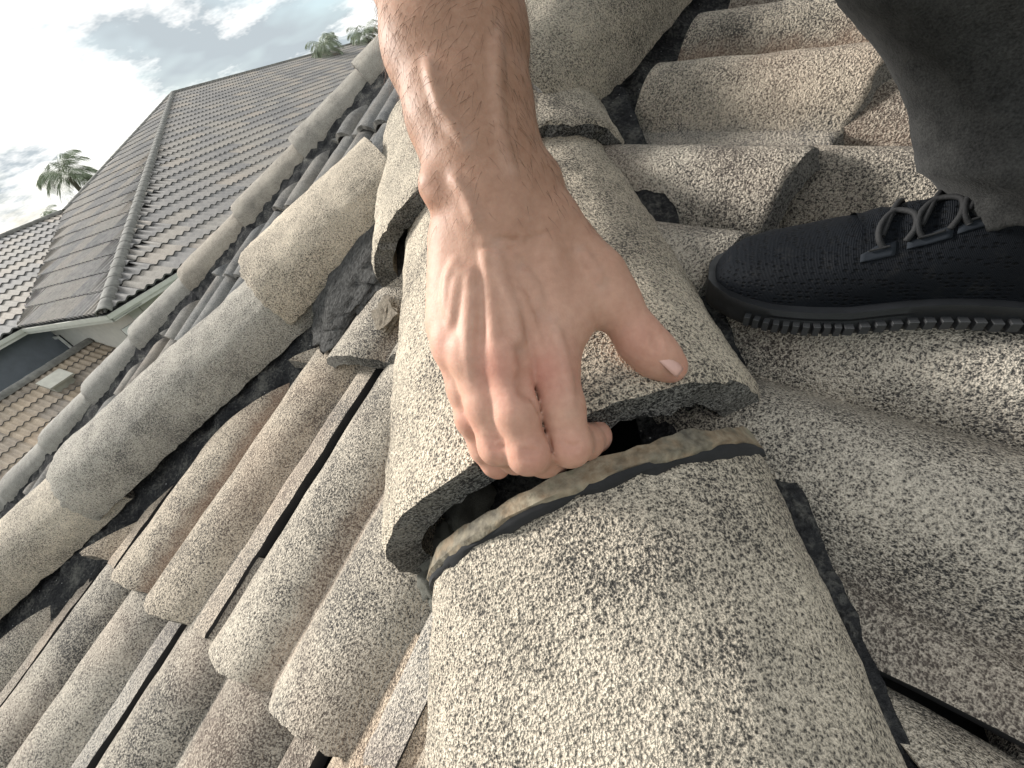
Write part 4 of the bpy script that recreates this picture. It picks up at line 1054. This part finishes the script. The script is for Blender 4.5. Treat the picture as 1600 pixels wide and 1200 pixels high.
# tongue
vs = []; nu, nv = 26, 12
for i in range(nu):
    x = 0.098 + 0.125 * i / (nu - 1)
    for j in range(nv):
        a = 62 + 62 * j / (nv - 1); p = up_pt(x, a, 0.0); p = p + np.array([0, 0, 0.0055 * math.sin(math.pi * j / (nv - 1)) + 0.0012 * math.sin(x * 900)]); vs.append(p)
o = obj('tongue', mesh('tongue', vs, grid_faces(nu, nv)), M['knit'], shoe, SM)
for (xa, xb) in ((0.107, 0.126), (0.128, 0.148), (0.150, 0.170), (0.173, 0.192)):
    tube('lace', [up_pt(xa + .004, 54, 0.001), up_pt(xa, 64, 0.0045), up_pt(xa + 0.001, 78, 0.0075), up_pt((xa + xb) / 2, 88, 0.0085), up_pt(xb, 80, 0.0075), up_pt(xb + .001, 66, 0.0045), up_pt(xb - .003, 55, 0.001)], 0.0020, M['lace'], shoe, SM)
    tube('lace', [up_pt(xa + .002, 66, 0.004), up_pt((xa + xb) / 2, 90, 0.0085), up_pt(xb, 116, 0.005), up_pt(xb + .004, 126, 0.001)], 0.0020, M['lace'], shoe, SM)

# ------------------------------------------------------------------ trouser leg
def make_denim():
    m, n, b = newmat('charcoal_denim'); t = nd(n, 'ShaderNodeTexCoord'); vec = t.outputs['Object']
    big = tnoise(n, vec, 14, 4, 0.6); fine = tnoise(n, vec, 900, 2, 0.6); mid = tnoise(n, vec, 90, 3, 0.6)
    c = ramp(n, big, [(0.35, (0.009, 0.0092, 0.0098)), (0.7, (0.028, 0.028, 0.028))]); c = mix(n, 0.5, c, ramp(n, fine, [(0.3, (0.004, 0.004, 0.004)), (0.7, (0.08, 0.08, 0.078))]))
    c = mix(n, 0.3, c, ramp(n, mid, [(0.35, (0.008, 0.008, 0.008)), (0.7, (0.075, 0.074, 0.07))]))
    n.links.new(c, b.inputs['Base Color']); b.inputs['Roughness'].default_value = 0.9; b.inputs['Specular IOR Level'].default_value = 0.2
    b.inputs['Sheen Weight'].default_value = 0.05; b.inputs['Sheen Roughness'].default_value = 0.5
    bump(n, b, math_n(n, 'ADD', fine, math_n(n, 'MULTIPLY', mid, 1.5)), 0.5, 0.0012); return m
M['denim'] = make_denim()
ank = np.array(SM @ Vector((0.242, 0.0, 0.118)))
kd = unit(d2w([-0.55, -0.83, -0.10])); ank = ank + kd * 0.036                            # squatting: the shin leans forward over the toes
xk = unit(sx - kd * (sx @ kd)); yk = np.cross(kd, xk)
if yk @ sy < 0: yk = -yk
vs = []; nl, na = 96, 90; LEGL = 0.40
for i in range(nl):
    s = i / (nl - 1); h = LEGL * s
    for j in range(na):
        th = 6.283185 * j / na; cx, sn = math.cos(th), math.sin(th)
        r = 0.062 + 0.016 * s
        wr = 0.006 * fbm((cx * 1.1, sn * 1.1, h * 8 + cx * 1.5), 1.0, 4, 2) + 0.0018 * fbm((cx * 2.0, sn * 2.0, h * 16 + sn * 2), 1.0, 8)
        fold = 0.005 * math.sin(h * 26 + 1.6 * sn - 1.2 * cx + 1.0) * (0.4 + 0.6 * max(0, sn)) + 0.010 * (1 - 2 * abs(math.sin(h * 34 + 1.3 * cx + 0.8 * sn)) ** 0.8) * math.exp(-((h - 0.05) / 0.07) ** 2) * (0.55 + 0.45 * sn)
        rr = r + wr + fold
        if h < 0.016: rr += 0.0022 * (1 - (h / 0.016) ** 8)
        hh = h + (0.036 * cx - 0.004 * sn) * (1 - s) - 0.006 * math.exp(-h / 0.05) * fbm((cx, sn, 0), 1.2, 3)
        vs.append(ank + xk * (cx * rr * 1.14) + yk * (sn * rr) + kd * hh)
me = mesh('trouser_leg', vs, grid_faces(nl, na, True)); leg = obj('trouser_leg', me, M['denim'], person)
sf = leg.modifiers.new('s', 'SOLIDIFY'); sf.thickness = 0.0025; sf.offset = -1
tag(leg, 'charcoal denim trouser leg over the shoe')
hm = [vs[4 * na + j] for j in range(na)] + [vs[4 * na]]
tube('hem_seam', [h_ + unit(h_ - ank - kd * ((h_ - ank) @ kd)) * 0.0004 for h_ in hm[::2]], 0.0008, M['lace'], leg, None, 5)
for j_ in (int(na * 0.31),):
    sm_ = [vs[i_ * na + j_] for i_ in range(0, nl, 3)]
    tube('side_seam', [p_ + unit(p_ - ank - kd * ((p_ - ank) @ kd)) * 0.0004 for p_ in sm_], 0.0011, M['denim'], leg, None, 6)
# the rest of the squatting figure, above and right of the view
ac = B.T @ (ank - CP); kc = ac + np.array([-0.55, -0.83, -0.10]) / 1.0 * LEGL; hc = np.array([0.62, -0.62, 0.10]); shc = np.array([0.30, -1.02, 0.02])
bdy = Field(np.array([-0.35, -1.45, -0.50]), np.array([1.05, -0.15, 0.55]), 0.014)
bdy.cone(kc, hc, 0.094, 0.125, 0.03)
bdy.cone(hc, hc + np.array([0.02, 0.0, -0.22]), 0.14, 0.14, 0.05)
bdy.cone(hc + np.array([0.02, 0.0, -0.22]), kc + np.array([0.16, -0.05, -0.34]), 0.125, 0.09, 0.03)
v2, f2 = bdy.surface(3); me = mesh('trouser_seat', CP + v2 @ B.T, f2); bm = bmesh.new(); bm.from_mesh(me); bmesh.ops.recalc_face_normals(bm, faces=bm.faces); bm.to_mesh(me); bm.free()
obj('trouser_seat', me, M['denim'], person)
M['shirt'] = simple('grey_shirt', (0.06, 0.062, 0.068), 0.9, 0.2, 40, 0.002)
bdy = Field(np.array([-0.45, -1.55, -0.60]), np.array([1.05, -0.15, 0.55]), 0.014)
bdy.cone(hc + np.array([0, -0.02, -0.11]), shc + np.array([0, 0.08, -0.08]), 0.155, 0.165, 0.05)
bdy.cone(shc + np.array([0, 0, 0.10]), shc + np.array([0, 0, -0.26]), 0.075, 0.075, 0.08)
elb = C(690, -330, 0.229)
bdy.cone(shc + np.array([0, 0, 0.12]), elb + np.array([0.03, -0.14, -0.01]), 0.07, 0.058, 0.03)
v2, f2 = bdy.surface(3); me = mesh('shirt', CP + v2 @ B.T, f2); bm = bmesh.new(); bm.from_mesh(me); bmesh.ops.recalc_face_normals(bm, faces=bm.faces); bm.to_mesh(me); bm.free()
obj('shirt', me, M['shirt'], person)

# ------------------------------------------------------------------ loose shard of tile by the junction
def shard(c, X, Y, Z, seed, name, label):
    bm = bmesh.new(); bmesh.ops.create_cube(bm, size=1.0); bmesh.ops.subdivide_edges(bm, edges=bm.edges[:], cuts=7, use_grid_fill=True)
    for v in bm.verts:
        d = 0.22 * fbm(v.co, 1.7, seed) + 0.08 * fbm(v.co, 6, seed); v.co += v.co.normalized() * d
        v.co.z *= 1 - 0.5 * max(0, v.co.x)
    me = bpy.data.meshes.new(name); bm.to_mesh(me); bm.free()
    o = obj(name, me, M['cap'], None, frame(c, X, Y, Z)); tag(o, label, 'tile shard'); return o
shard(px(603, 492, 0.50), LxE * 0.042, LD * 0.028, nE * 0.012, 3, 'tile_shard', 'pale broken shard of tile lying in the mortar beside the loose cap')
